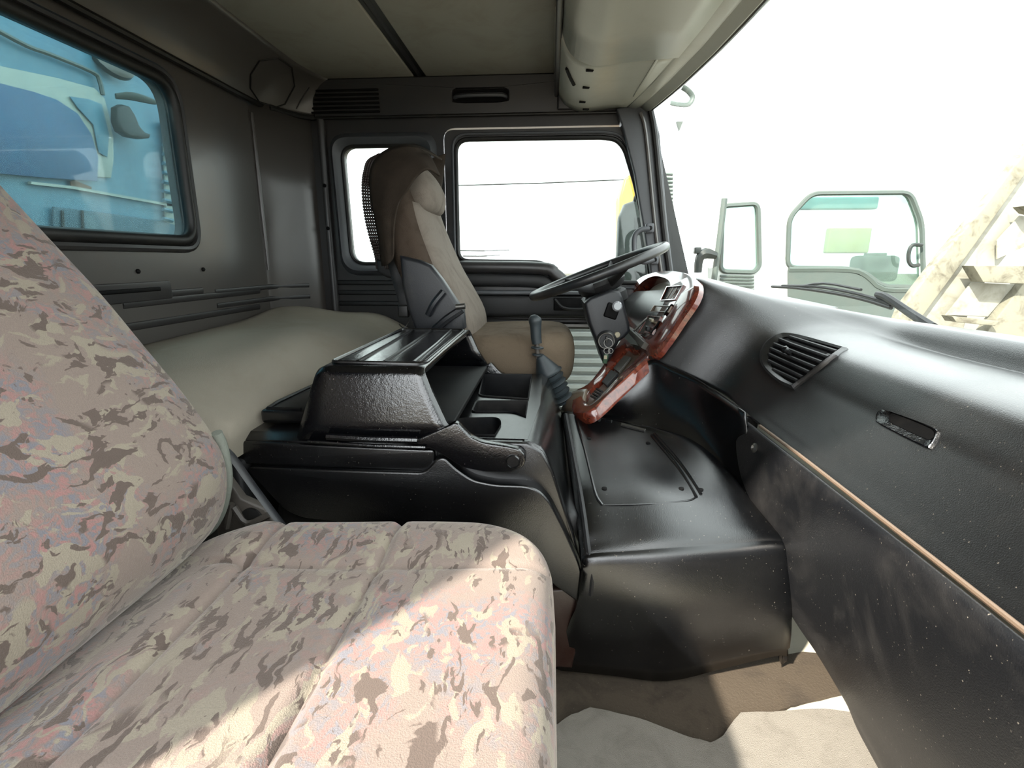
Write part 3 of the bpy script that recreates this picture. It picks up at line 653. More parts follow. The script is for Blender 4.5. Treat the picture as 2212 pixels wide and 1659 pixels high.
# side shell (dark charcoal) lower back
shell = [P(px, py, y=1.585) for px, py in [(862, 552), (880, 556), (905, 562), (930, 573), (955, 605), (985, 650), (1000, 672), (1004, 710), (985, 722), (898, 722), (880, 670), (868, 620)]]
mb = MB(); mb.prism(shell, (0, .05, 0), .012, 4); mb.out('side_shell', M['grayshell'], ds)
for a, b, r in (((958, 630), (925, 680), .011), ((998, 668), (940, 712), .013)):
    m = MB(); m.tube([P(*a, y=1.575), P((a[0]+b[0])/2-4, (a[1]+b[1])/2, y=1.565), P(*b, y=1.572)], r, seg=8, sm=3); m.out('adjust_lever', M['grayshell'], ds)
p = P(992, 663, y=1.56); mb = MB(); mb.tube([p+V((-.01, 0, 0)), p+V((.018, 0, .003))], .009, seg=10); mb.out('lever_tip', M['metal'], ds)
# cushion
cl = cr([(.47, .225, .19), (.50, .255, .225), (.56, .265, .24), (.61, .262, .24), (.645, .245, .225), (.662, .21, .19), (.667, .12, .1)], 3)
mb = MB(); mb.loft([sring(-.175, 1.85, a, b, z, 3.6, tilt=.04) for z, a, b in cl], True, True, True); mb.out('cushion', plastic('faded taupe velour', (112, 98, 82), .85, 500, .6, .6, (70, 58, 48), .15, 0, dsc=9), ds, ang=60)
mb = MB(); mb.box((-.2, 1.85, .25), (.40, .40, .46), .03); mb.out('pedestal', M['dull'], ds)
# draped brown cover over the top
cv = thing('draped_cover', (-.46, 1.85, 1.2), 'dark brown cloth cover hanging over the top of the driver seat', 'cover')
def G6(l): return [P(px, py, y=y) for px, py, y in l]
rows = [G6([(826, 575, 1.62), (816, 500, 1.62), (802, 430, 1.62), (800, 370, 1.62), (826, 330, 1.64), (868, 317, 1.66), (905, 320, 1.70)]),
        G6([(836, 572, 1.58), (830, 500, 1.58), (830, 430, 1.58), (842, 385, 1.58), (866, 356, 1.59), (893, 338, 1.63), (916, 330, 1.72)]),
        G6([(848, 560, 1.575), (846, 490, 1.575), (852, 440, 1.575), (866, 400, 1.575), (886, 366, 1.585), (908, 347, 1.62), (930, 340, 1.70)]),
        G6([(850, 540, 1.572), (852, 485, 1.572), (862, 438, 1.572), (880, 412, 1.572), (900, 382, 1.58), (924, 366, 1.60), (950, 380, 1.66)])]
mb = MB(); mb.loft(grid(rows, 5, 5)); o = mb.out('cloth', M['cloth'], cv, ang=70); mod_solid(o, .006, 0)
rows = [G6([(800, 400, 1.62), (806, 360, 1.62), (830, 328, 1.64), (870, 318, 1.66), (905, 322, 1.70)]), G6([(808, 380, 1.85), (822, 340, 1.85), (850, 318, 1.85), (890, 314, 1.85), (925, 330, 1.83)]), G6([(850, 360, 2.05), (860, 330, 2.05), (880, 315, 2.05), (915, 320, 2.05), (955, 345, 2.05)])]
mb = MB(); mb.loft(grid(rows, 5, 5)); o = mb.out('cloth_top', M['cloth'], cv, ang=70); mod_solid(o, .006, 0)
rows = [G6([(905, 380, 2.0), (920, 440, 2.02), (945, 490, 2.05)]), G6([(930, 345, 2.08), (945, 400, 2.10), (950, 470, 2.12)]), G6([(962, 332, 2.12), (958, 370, 2.14), (948, 440, 2.15)])]
mb = MB(); mb.loft(grid(rows, 5, 5)); o = mb.out('hanging_corner', M['cloth'], cv, ang=70); mod_solid(o, .005, 0)
# beaded cover, woven strings of wooden beads hanging behind
bc = thing('bead_seat_cover', (-.56, 1.75, .9), 'dark wooden bead cover hanging behind the driver headrest', 'cover')
m = MB(); ed = [(818, 335), (796, 348), (788, 370), (784, 400), (786, 440), (792, 480), (802, 520), (812, 555), (815, 578)]
inn = [(870, 330), (868, 350), (864, 380), (862, 410), (862, 440), (862, 480), (864, 520), (868, 555), (870, 578)]
E1 = cr([P(*p, y=1.78) for p in ed], 6); E2 = cr([P(*p, y=1.66) for p in inn], 6)
import itertools
ico = bmesh.new(); bmesh.ops.create_icosphere(ico, subdivisions=1, radius=1); iv = [v.co.copy() for v in ico.verts]; jf = [tuple(v.index for v in f.verts) for f in ico.faces]; ico.free()
vs, fs = [], []
for i in range(len(E1)):
    for j in range(8):
        p = V(E1[i]).lerp(V(E2[i]), j/14); k = len(vs); r = .0062
        vs += [p+q*r for q in iv]; fs += [tuple(k+a for a in f) for f in jf]
m.add(vs, fs); o = m.out('beads', M['bead'], bc); tag(o, kind='stuff')
m = MB(); m.loft([[V(a).lerp(V(b), t) for t in (.35, .7, 1)] for a, b in zip(E1, E2)]); o = m.out('backing', M['cloth'], bc); mod_solid(o, .003)
# belt buckle with dangling strap
sb = thing('seat_belt', P(872, 640, y=1.7), 'black seat belt buckle and strap hanging beside driver seat', 'belt')
mb = MB(); mb.tube([P(846, 560, y=1.68), P(856, 600, y=1.68), P(868, 640, y=1.66), P(878, 680, y=1.66)], .016, seg=8, flat=.15, sm=3, up=(1, 0, 0)); mb.out('strap', M['dull'], sb)
mb = MB(); mb.box(P(872, 672, y=1.62), (.035, .02, .04), .006); mb.out('buckle', M['rubber'], sb)
mb = MB(); mb.tube([P(862, 700, y=1.6), P(870, 708, y=1.6), P(876, 706, y=1.6), P(885, 690, y=1.62)], .002, seg=5, sm=3); mb.out('cord', M['rubber'], sb)
mb = MB(); mb.prism([P(px, py, y=1.74) for px, py in ((812, 560), (845, 566), (862, 590), (868, 610), (835, 600), (814, 588))], (0, .05, 0), .01); mb.out('belt_guide', M['dull'], sb)

# ================================================================== STEERING
SN = V((-.36, 0, .93)).normalized(); SV = V((.93, 0, .36)).normalized(); SH = P(1290, 587, y=1.84)
st = thing('steering_wheel', SH, 'worn black steering wheel tilted toward the driver', 'steering wheel')
RW = .238
ring = [SH+SV*math.cos(a)*RW+V((0, 1, 0))*math.sin(a)*RW for a in [2*math.pi*k/64 for k in range(64)]]
mb = MB(); mb.tube(ring, .0155, True, 14); mb.out('rim', M['wheel'], st, ang=80)
hub = SH-SN*.045
mb = MB(); mb.lathe(hub, SN, [(.055, -.03), (.075, -.02), (.085, 0), (.08, .015), (.05, .025), (0, .028)], 32); mb.out('hub', M['dull'], st)
for a in (0.35, math.pi-.35, math.pi+.5, -.5):
    d = SV*math.sin(a)+V((0, 1, 0))*math.cos(a)
    m = MB(); m.tube([hub+d*.06-SN*.0, hub+d*.13+SN*.015, SH+d*(RW-.005)], [.020, .015, .012], seg=10, sm=3, flat=.5, up=SN); m.out('spoke', M['dull'], st)
# steering column
sc_ = thing('steering_column', P(1300, 800, y=1.84), 'black steering column shroud with ignition lock under the wheel', 'column')
mb = MB(); mb.lathe(hub-SN*.035, SN, [(.06, -.05), (.072, -.04), (.075, -.01), (.065, .0)], 28); mb.out('collar', M['dull'], sc_)
sh = [(1262, 655), (1275, 643), (1320, 626), (1340, 630), (1346, 645), (1360, 700), (1362, 716), (1350, 730), (1338, 738), (1325, 765), (1312, 792), (1303, 785), (1290, 745), (1272, 700)]
mb = MB(); mb.prism([P(px, py, y=1.74) for px, py in sh], (0, .20, 0), .022, 4); mb.out('shroud', M['grayshell'], sc_)
mb = MB(); mb.box(P(1322, 672, y=1.738), (.045, .01, .05), .008, (0, .3, 0)); sk = mb.out('stalk_socket', M['dark'], sc_)
p = P(1326, 662, y=1.735); mb = MB(); mb.lathe(p, (0.1, -1, 0.1), [(.010, 0), (.012, .025), (.016, .035), (.0165, .05), (.012, .055), (0, .055)], 20); mb.out('stalk_knob', M['clear'], sk)
p = P(1333, 723, y=1.738); mb = MB(); mb.lathe(p, (0, -1, 0), [(.010, 0), (.010, .006), (.008, .008), (0, .008)], 16); mb.out('button', M['ivory'], sc_)
p = P(1310, 735, y=1.735); mb = MB(); mb.lathe(p, (-.1, -1, .05), [(.034, -.02), (.034, .012), (.027, .018), (.025, .012), (0, .012)], 28); ig = mb.out('ignition_surround', M['dull'], sc_)
mb = MB(); mb.tube([p+V((-.1, -1, .05)).normalized()*.018+V((math.cos(a), 0, math.sin(a)))*.026 for a in [k*math.pi/12 for k in range(24)]], .003, True, 6); mb.out('ignition_ring', M['metal'], ig)
mb = MB(); mb.tube([P(1370, 715, y=1.74), P(1395, 690, y=1.76), P(1408, 682, y=1.78)], .004, seg=6, sm=3); mb.out('stalk', M['metal'], sc_)
ks = thing('key_bunch', P(1306, 780, y=1.70), 'ignition key with steel rings and green plastic tag', 'keys')
q = P(1310, 733, y=1.71)
mb = MB(); mb.box(q, (.005, .03, .022), .002); mb.out('key', M['metal'], ks)
for px, py, r in ((1314, 741, .014), (1311, 758, .010), (1319, 758, .008)):
    c = P(px, py, y=1.70); m = MB(); m.tube([c+V((math.cos(a), .3*math.sin(a), math.sin(a)))*r for a in [k*math.pi/10 for k in range(20)]], .0014, True, 6); m.out('ring', M['metal'], ks)
mb = MB(); mb.box(P(1308, 775, y=1.70), (.016, .006, .034), .003, (0, .15, 0)); mb.out('tag', M['green'], ks)
mb = MB(); mb.box(P(1308, 772, y=1.696), (.010, .002, .012), .0); mb.out('tag_window', M['ivory'], ks)

# ================================================================== DASHBOARD
db = thing('dashboard', (.6, 1.0, .55), 'black grained dashboard sweeping from passenger side up to the instrument binnacle', 'dashboard')
def sec(y, pts): return [V((x, y_, z)) for (x, z), y_ in zip(pts, [y]*len(pts))]
S0 = [(.505, .545), (.497, .520), (.510, .533), (.545, .580), (.572, .613), (.583, .634), (.592, .665), (.618, .706), (.66, .716), (.72, .713), (.785, .706), (.80, .703), (.83, .716), (.872, .742), (.895, .746), (.98, .733)]
S0 = [(.56, .535), (.505, .526), (.52, .545), (.548, .585), (.570, .614), (.582, .632), (.592, .660), (.612, .694), (.645, .708), (.70, .714), (.775, .708), (.812, .703), (.825, .712), (.845, .742), (.87, .749), (.98, .738)]
def blend(A, B, t): return [(a[0]+(b[0]-a[0])*t, a[1]+(b[1]-a[1])*t) for a, b in zip(A, B)]
# section where the tray has ended and the dash rises (around y 1.45) and binnacle end
def shp(f): return f
S1 = [(.50, .560), (.45, .572), (.455, .588), (.470, .612), (.485, .635), (.500, .655), (.520, .680), (.545, .705), (.575, .725), (.62, .742), (.68, .752), (.72, .756), (.76, .757), (.80, .756), (.84, .752), (.90, .742)]
S2 = [(.34, .612), (.302, .618), (.308, .636), (.322, .664), (.336, .692), (.351, .722), (.368, .756), (.386, .790), (.400, .818), (.418, .840), (.45, .835), (.50, .822), (.56, .808), (.63, .794), (.70, .78), (.80, .76)]
stn = [(.055, S0), (.4, S0), (.8, S0), (1.1, S0), (1.25, blend(S0, S1, .22)), (1.36, blend(S0, S1, .68)), (1.44, blend(S1, S2, .55)), (1.50, S2), (1.56, [(x+.035, z) for x, z in S2])]
rows = [sec(y, s) for y, s in stn]
mb = MB(); gdash = grid(rows, 4, 6); mb.loft(gdash); o = mb.out('dash_body', M['dash'], db, ang=70); mod_solid(o, .008, 1)
# far part of the dash behind binnacle
mb = MB(); mb.loft([[V((x+dx, y, z-dz)) for x, z in [(.34, .60), (.40, .76), (.44, .80), (.50, .80), (.58, .78), (.62, .7)]] for y, dx, dz in ((1.56, .03, 0), (1.9, 0, .01), (2.15, -.04, .03), (2.29, -.07, .04))]); o = mb.out('dash_far_end', M['dash'], db); mod_solid(o, .01, 1)
TD = bvh(gdash)
# ridge highlight bead
mb = MB(); mb.tube([V((.570, y, .616)) for y in (.06, .5, .9, 1.15)], .0032, seg=6); mb.out('ridge_bead', M['dash'], db)

# air vent
av = thing('air_vent', (.61, 1.3, .65), 'D shaped black dashboard air vent with horizontal louvres', 'vent')
VN = V((-.82, 0, .57)).normalized(); V0 = V((.585, 1.3, .662)); VU = V((.57, 0, .82)).normalized()
def vp(px, py, off=0): return (hit(TD, px, py, .010) or PP(px, py, V0, VN))+VN*off
out_ = [(1832, 762), (1722, 846), (1690, 832), (1660, 806), (1648, 780), (1652, 752), (1672, 733), (1700, 726), (1740, 734)]
inn_ = [(1820, 764), (1722, 836), (1698, 822), (1676, 800), (1668, 780), (1672, 758), (1688, 742), (1704, 736), (1744, 742)]
def v2(l):
    return [vp(*p) for p in l]
def outl(l, n=5):
    arc = cr(l[1:]+[l[0]], n)[:-1]; (a, b), (c, d) = l[0], l[1]
    return [(a+(c-a)*k/6, b+(d-b)*k/6) for k in range(6)]+[tuple(p) for p in arc]
po, pi_ = outl(out_), outl(inn_); oo = v2(po); ii = v2(pi_)
mb = MB(); mb.loft([[p-VN*.016 for p in oo], [p+VN*.003 for p in oo], [p*.6+q*.4+VN*.008 for p, q in zip(oo, ii)], [p+VN*.003 for p in ii], [p-VN*.006 for p in ii]], True); mb.out('bezel', M['dash'], av)
cxp = sum(p[0] for p in pi_)/len(pi_); cyp = sum(p[1] for p in pi_)/len(pi_)
mb = MB(); mb.loft([[vp(cxp+(a-cxp)*t, cyp+(b-cyp)*t, -.0005) for a, b in pi_] for t in (1, .75, .5, .25, .02)], True, False, True); mb.out('duct', M['dark'], av)
VPX, VPY = 1190, 562
for k in range(7):
    t = (k+.6)/7.3; ex, ey = 1820+(1722-1820)*t, 764+(836-764)*t
    sl_ = (ey-VPY)/(ex-VPX); best = None
    for (a, b), (c, d) in zip(pi_[8:], pi_[9:]+pi_[:1]):
        f1 = b-(VPY+sl_*(a-VPX)); f2 = d-(VPY+sl_*(c-VPX))
        if f1*f2 <= 0 and abs(f1-f2) > 1e-6 and a < ex-15:
            best = (a+(c-a)*f1/(f1-f2), b+(d-b)*f1/(f1-f2))
    if not best: continue
    m = MB(); m.tube([vp(best[0]+(ex-best[0])*u, best[1]+(ey-best[1])*u, .002) for u in (0, .25, .5, .75, 1)], .0046, seg=8); m.out('louvre', M['dull'], av)
p = vp(1717, 770, .010); mb = MB(); mb.lathe(p, VN, [(.006, -.01), (.007, .006), (.009, .008), (.009, .014), (.004, .018)], 14); mb.out('thumb_knob', M['black'], av)
# glovebox pull recess
HN = V((-.9, 0, .43)).normalized(); H0 = V((.585, .9, .64))
def rp(l): return [tuple(p) for p in cr(l, 4, True)]
A = [(hit(TD, *p, .009) or H0) for p in rp([(1905, 902), (1912, 892), (1935, 893), (2030, 928), (2038, 945), (2022, 972), (2005, 972), (1912, 925), (1903, 914)])]
B = [(hit(TD, *p, .009) or H0) for p in rp([(1932, 905), (1936, 899), (1948, 900), (2020, 929), (2030, 942), (2026, 952), (2010, 952), (1945, 922), (1934, 914)])]
gp = thing('glovebox_pull', H0, 'recessed glossy finger pull set in the glovebox lid', 'handle')
mb = MB(); mb.loft([[p-HN*.012 for p in A], [p+HN*.002 for p in A], [p*.85+q*.15+HN*.003 for p, q in zip(A, B)], [q for q in B], [q-HN*.001 for q in B]], True, False, False); mb.out('surround', M['blackg'], gp)
mb = MB(); mb.loft([[p+HN*.001 for p in B], [p+HN*.0005 for p in B]], True, True, True); mb.out('opening', M['dark'], gp)

# lower dash panel (kick panel)
lp = thing('lower_dash_panel', (.55, .6, .0), 'large scuffed charcoal plastic panel hanging below the glovebox', 'panel')
L = [((1603, 903), .468, .540), ((1596, 935), .462, .525), ((1598, 985), .466, .47), ((1618, 1080), .476, .40), ((1652, 1185), .490, .32), ((1710, 1310), .512, .24), ((1770, 1400), .534, .17), ((1832, 1502), .552, .10), ((1868, 1580), .568, .05), ((1930, 1659), .58, .01)]
rows = []
for (px, py), x, z in L:
    a = P(px, py, x=x); zz = a.z
    rows.append([V((x+.05, a.y+.02, zz)), V((x+.012, a.y+.006, zz)), V((x, a.y-.006, zz)), V((x, a.y-.1, zz if False else a.z*.6+z*.4)), V((x, .6, z)), V((x, .35, z)), V((x, .06, z))])
mb = MB(); mb.loft(grid(rows, 4, 5)); o = mb.out('panel_sheet', M['panel'], lp, ang=70); mod_solid(o, .01, 1)
mb = MB(); mb.tube([V((.472, 1.12, .541)), V((.474, .95, .543)), V((.478, .6, .541)), V((.478, .3, .540)), V((.478, .06, .539))], .0036, seg=8); mb.out('edge_strip', M['edge'], lp)
p = PP(1636, 968, (.455, 1.1, .5), (1, 0, 0)); mb = MB(); mb.lathe(p+V((-.004, 0, 0)), (-1, 0, .2), [(.010, 0), (.011, .004), (.006, .007), (.003, .003)], 10); mb.out('torn_fixing', M['metal'], lp)

# centre lower cover (flank of the centre stack)
cc = thing('centre_stack_cover', (.3, 1.4, .4), 'smooth black cover flanking the centre stack below the dashboard', 'cover')
T = [((1262, 893), 1.47), ((1300, 872), 1.475), ((1345, 832), 1.48), ((1405, 778), 1.49), ((1450, 793), 1.44), ((1500, 815), 1.38), ((1555, 850), 1.28), ((1612, 890), 1.15)]
B_ = [((1270, 905), 1.44), ((1310, 915), 1.42), ((1360, 925), 1.40), ((1420, 942), 1.37), ((1490, 975), 1.30), ((1550, 1030), 1.22), ((1600, 1090), 1.14), ((1650, 1165), 1.04)]
rows = []
for t in (0, .33, .66, 1):
    r = []
    for (a, ya), (b, y2) in zip(T, B_):
        y_ = ya+(y2-ya)*t+.02*math.sin(t*math.pi); r.append(P(a[0]+(b[0]-a[0])*t, a[1]+(b[1]-a[1])*t, y=y_))
    rows.append(r)
top = [p+V((.03, .05, .004)) for p in rows[0]]
dn = [p+V((.015, .03, -.06)) for p in rows[-1]]
mb = MB(); mb.loft(grid(rows+[dn], 4, 5)); o = mb.out('cover_sheet', M['black'], cc, ang=70); mod_solid(o, .006, -1)

# binnacle trim
bn = thing('instrument_binnacle', (.33, 1.7, .62), 'burl wood trimmed instrument binnacle with cream gauge cover behind steering wheel', 'instrument panel')
B0 = V((.292, 1.5, .62)); BN = V((-1, 0, .5)).normalized()
def bp(px, py, off=0): return PP(px, py, B0, BN)+BN*off
oc_ = [(1335, 655), (1362, 622), (1385, 600), (1420, 588), (1462, 586), (1495, 596), (1506, 618), (1498, 648), (1470, 690), (1440, 735), (1412, 770), (1396, 766), (1382, 750), (1350, 700)]
ic_ = [(1345, 665), (1372, 630), (1392, 608), (1415, 598), (1440, 604), (1448, 618), (1440, 640), (1425, 672), (1412, 690), (1392, 716), (1385, 722), (1378, 718), (1368, 706), (1352, 680)]
A = [V(p) for p in cr([tuple(bp(*p)) for p in oc_], 4, True)]; B = [V(p) for p in cr([tuple(bp(*p)) for p in ic_], 4, True)]
mb = MB(); mb.loft([[p-BN*.02 for p in A], [p-BN*.006 for p in A], [p*.94+q*.06+BN*.004 for p, q in zip(A, B)], [p*.06+q*.94+BN*.004 for p, q in zip(A, B)], [q-BN*.004 for q in B], [q-BN*.075 for q in B]], True); mb.out('wood_trim', M['wood'], bn)
mb = MB(); mb.loft([[q-BN*.045 for q in B], [q-BN*.05 for q in B]], True, True, True); mb.out('gauge_cover', M['gauge'], bn)
def pocket(parent, q, depth, rim, inner, nm, off=.005, bpf=bp):
    Q = [bpf(*p, off) for p in q]; c = sum(Q, V())/len(Q); m = MB(); N = BN if bpf is bp else TN
    m.loft([[c+(p-c)*1.12-N*.004 for p in Q], [c+(p-c)*1.12+N*.003 for p in Q], [p+N*.003 for p in Q], [p+N*.0 for p in Q]], True); o = m.out(nm, rim, parent)
    m = MB(); m.loft([[p+N*.0005 for p in Q], [c+(p-c)*.93-N*.003 for p in Q]], True, False, True); m.out('pocket', inner, parent); return Q
pocket(bn, [(1445, 622), (1478, 620), (1462, 648), (1432, 650)], .02, M['wood'], M['dark'], 'vent_frame')
for k in range(2):
    a = bp(1468-8*k, 625, .009); b = bp(1454-8*k, 647, .009); m = MB(); m.tube([a, b], .003, seg=6); m.out('vent_blade', M['metal'], bn)
pocket(bn, [(1418, 662), (1452, 664), (1446, 676), (1410, 674)], .02, M['tan'], M['tan'], 'switch_blank')
pocket(bn, [(1404, 685), (1430, 688), (1412, 722), (1384, 720)], .02, M['wood'], M['switch'], 'radio_frame')
mb = MB(); mb.box(bp(1404, 712, .008), (.012, .035, .016), .003); mb.out('rocker_switch', M['dull'], bn)
mb = MB(); mb.box(bp(1412, 694, .008), (.010, .045, .010), .003); mb.out('rocker_switch', M['ivory'], bn)
for a, b in (((1456, 660), (1440, 682)), ((1430, 696), (1412, 722))):
    m = MB(); m.tube([bp(*a, .007), bp(*b, .007)], .006, seg=6, flat=.5); m.out('slot', M['dark'], bn)
mb = MB(); mb.prism([bp(px, py, -.01) for px, py in ((1354, 712), (1362, 706), (1404, 745), (1396, 757))], BN*.03, .004); mb.out('lower_bridge', M['switch'], bn)
# lower stack trim
ls = thing('centre_stack_trim', (.15, 1.6, .45), 'sloping burl wood switch panel running down beside the gear lever', 'instrument panel')
TP = V((.29, 1.5, .62)); TN = V((-.72, 0, 1)).normalized()
def tp(px, py, off=0): return PP(px, py, TP, TN)+TN*off
oc_ = [(1236, 893), (1262, 897), (1290, 880), (1330, 842), (1375, 800), (1408, 768), (1412, 756), (1398, 754), (1375, 757), (1350, 730), (1335, 745), (1300, 795), (1270, 832), (1240, 848), (1236, 870)]
ic_ = [(1262, 862), (1268, 872), (1285, 866), (1310, 838), (1345, 800), (1378, 768), (1380, 762), (1372, 758), (1362, 758), (1352, 750), (1342, 762), (1310, 804), (1290, 826), (1274, 840), (1266, 852)]
A = [V(p) for p in cr([tuple(tp(*p)) for p in oc_], 3, True)]; B = [V(p) for p in cr([tuple(tp(*p)) for p in ic_], 3, True)]
mb = MB(); mb.loft([[p-TN*.03 for p in A], [p-TN*.006 for p in A], [p*.9+q*.1+TN*.004 for p, q in zip(A, B)], [p*.3+q*.7+TN*.004 for p, q in zip(A, B)], [q-TN*.004 for q in B], [q-TN*.03 for q in B]], True); mb.out('wood_trim', M['wood'], ls)
mb = MB(); mb.loft([[q-TN*.018 for q in B], [q-TN*.022 for q in B]], True, True, True); mb.out('switch_bed', M['tan'], ls)
mb = MB(); mb.prism([tp(px, py, -.014) for px, py in ((1322, 792), (1346, 764), (1360, 768), (1334, 800))], TN*.008, .002); mb.out('display', M['switch'], ls)
mb = MB(); mb.prism([tp(px, py, -.014) for px, py in ((1298, 822), (1318, 796), (1332, 803), (1308, 830))], TN*.010, .002); mb.out('display', M['dull'], ls)
for k in range(4):
    a = tp(1286-4*k, 836+5*k, -.008); b = tp(1298-4*k, 842+5*k, -.008); m = MB(); m.tube([a, b], .004, seg=6); m.out('rocker_switch', M['dull'], ls)
rows = [G6([(1212, 885, 1.6), (1236, 892, 1.5), (1262, 896, 1.47)]), G6([(1222, 860, 1.62), (1240, 862, 1.56), (1262, 866, 1.5)]), G6([(1236, 846, 1.68), (1250, 842, 1.62), (1268, 840, 1.58)])]
mb = MB(); mb.loft(grid(rows, 3, 3)); o = mb.out('tan_base', M['tan'], ls); mod_solid(o, .008)

# ================================================================== PASSENGER SEAT
ps = thing('passenger_seat', (-.3, .48, .02), 'patterned tan and mauve velour passenger seat in the foreground', 'seat')
NX, NY = 130, 90; x0, x1, y0, y1 = -.60, .012, .20, .775
def cz(x, y):
    z = .482
    z += .010*math.exp(-((y-.70)/.05)**2)+.008*math.exp(-((y-.26)/.05)**2)      # side bolsters
    z -= .011*math.exp(-((x+.238)/.007)**2)                                      # cross seam
    z += .006*math.cos((x+.12)*9)-.004
    z -= .006*math.exp(-((y-.640-.02*math.sin(x*6))/.006)**2)*(1 if x > -.5 else 0)
    z -= .006*math.exp(-((y-.31)/.006)**2)
    z -= .010*math.exp(-((x+.437)/.008)**2)
    return z-.28*max(0, -x-.47)
rows = []; RC = .14
def edge_d(x, y):
    # signed distance to rounded rect outline
    hx_, hy_ = (x1-x0)/2, (y1-y0)/2; cx_, cy_ = (x0+x1)/2, (y0+y1)/2
    qx, qy = abs(x-cx_)-(hx_-RC), abs(y-cy_)-(hy_-RC)
    return RC-(math.hypot(max(qx, 0), max(qy, 0))+min(max(qx, qy), 0))
def sq(u, v):
    # map square to rounded rect
    hx_, hy_ = (x1-x0)/2, (y1-y0)/2; cx_, cy_ = (x0+x1)/2, (y0+y1)/2
    m_ = max(abs(u), abs(v))
    if m_ < 1e-6: return cx_, cy_
    du, dv = u/m_, v/m_; s_ = hx_; lo, hi = 0, 2
    for _ in range(22):
        mid = (lo+hi)/2
        if edge_d(cx_+du*hx_*mid, cy_+dv*hy_*mid) > 0: lo = mid
        else: hi = mid
    return cx_+du*hx_*lo*m_, cy_+dv*hy_*lo*m_
for i in range(NX+1):
    r = []
    for j in range(NY+1):
        u, v = 2*i/NX-1, 2*j/NY-1; u = math.copysign(1-(1-abs(u))**1.35, u); v = math.copysign(1-(1-abs(v))**1.35, v)
        x, y = sq(u, v); e = max(0, edge_d(x, y)); rr = .045
        dz = 0 if e >= rr else -(rr-math.sqrt(max(0, rr*rr-(rr-e)**2)))
        r.append(V((x, y, cz(x, y)+dz)))
    rows.append(r)
mb = MB(); b, f = mb.add([p for r in rows for p in r], [(i*(NY+1)+j, i*(NY+1)+j+1, (i+1)*(NY+1)+j+1, (i+1)*(NY+1)+j) for i in range(NX) for j in range(NY)])
per = [rows[i][0] for i in range(NX)]+[rows[NX][j] for j in range(NY)]+[rows[i][NY] for i in range(NX, 0, -1)]+[rows[0][j] for j in range(NY, 0, -1)]
cx_, cy_ = (x0+x1)/2, (y0+y1)/2
mb.loft([per, [V((p.x+(p.x-cx_)*.012, p.y+(p.y-cy_)*.012, p.z-.05)) for p in per], [V((p.x, p.y, .33)) for p in per], [V((cx_+(p.x-cx_)*.93, cy_+(p.y-cy_)*.93, .30)) for p in per]], True, False, True)
bmesh.ops.remove_doubles(mb.bm, verts=mb.bm.verts, dist=1e-5)
mb.out('cushion', M['fabric'], ps, ang=70)
for path in ([V((-.237, .30+.017*k, 0)) for k in range(21)],):
    pass
# backrest
bp_ = cr([(.452, -.61, .06, .24), (.465, -.560, .088, .272), (.50, -.524, .095, .288), (.56, -.506, .10, .294), (.62, -.512, .10, .294), (.70, -.552, .095, .288), (.78, -.602, .09, .28), (.86, -.655, .085, .275), (.94, -.712, .08, .265), (1.02, -.762, .078, .25), (1.10, -.80, .075, .225), (1.20, -.84, .07, .18), (1.26, -.865, .05, .14), (1.28, -.875, .02, .08)], 4)
mb = MB(); mb.loft([sring(x-d, .475, d, h, z, 4.2, n=64, tilt=-.2, bol=.04) for z, x, d, h in bp_], True, True, True); mb.out('backrest', M['fabric'], ps, ang=70)
pp = [P(px, py, y=yy)+V((.004, 0, 0)) for px, py, yy in ((462, 935, .748), (474, 962, .755), (483, 1005, .758), (485, 1045, .758), (475, 1095, .757), (455, 1135, .758), (430, 1155, .75))]
mb = MB(); mb.tube(pp, .009, seg=10, sm=4); mb.out('piping', M['piping'], ps)
# reclining hinge and lever strap
mb = MB(); mb.tube([P(478, 968, y=.80), P(500, 985, y=.80), P(550, 1055, y=.80), P(612, 1138, y=.80)], .010, seg=8, sm=3, flat=.35, up=(0, 1, 0)); mb.out('hinge_strap', M['grayshell'], ps)
mb = MB(); mb.prism([P(px, py, y=.82) for px, py in ((478, 1020), (520, 1078), (572, 1100), (600, 1142), (590, 1165), (470, 1165), (462, 1100))], (0, .02, 0), .004); mb.out('hinge_plate', M['dirtymetal'], ps)
mb = MB(); mb.tube([P(505, 1095, y=.812), P(535, 1130, y=.812), P(580, 1112, y=.812)], .006, seg=6, sm=3); mb.tube([P(500, 1088, y=.812), P(490, 1140, y=.812)], .006, seg=6); mb.out('hinge_rib', M['dirtymetal'], ps)
mb = MB(); mb.lathe(P(545, 1118, y=.818), (0, -1, 0), [(.02, 0), (.02, .004), (.008, .006)], 16); mb.out('hinge_pin', M['rubber'], ps)
mb = MB(); mb.box((-.30, .48, .16), (.44, .42, .28), .03); mb.out('pedestal', M['dull'], ps)

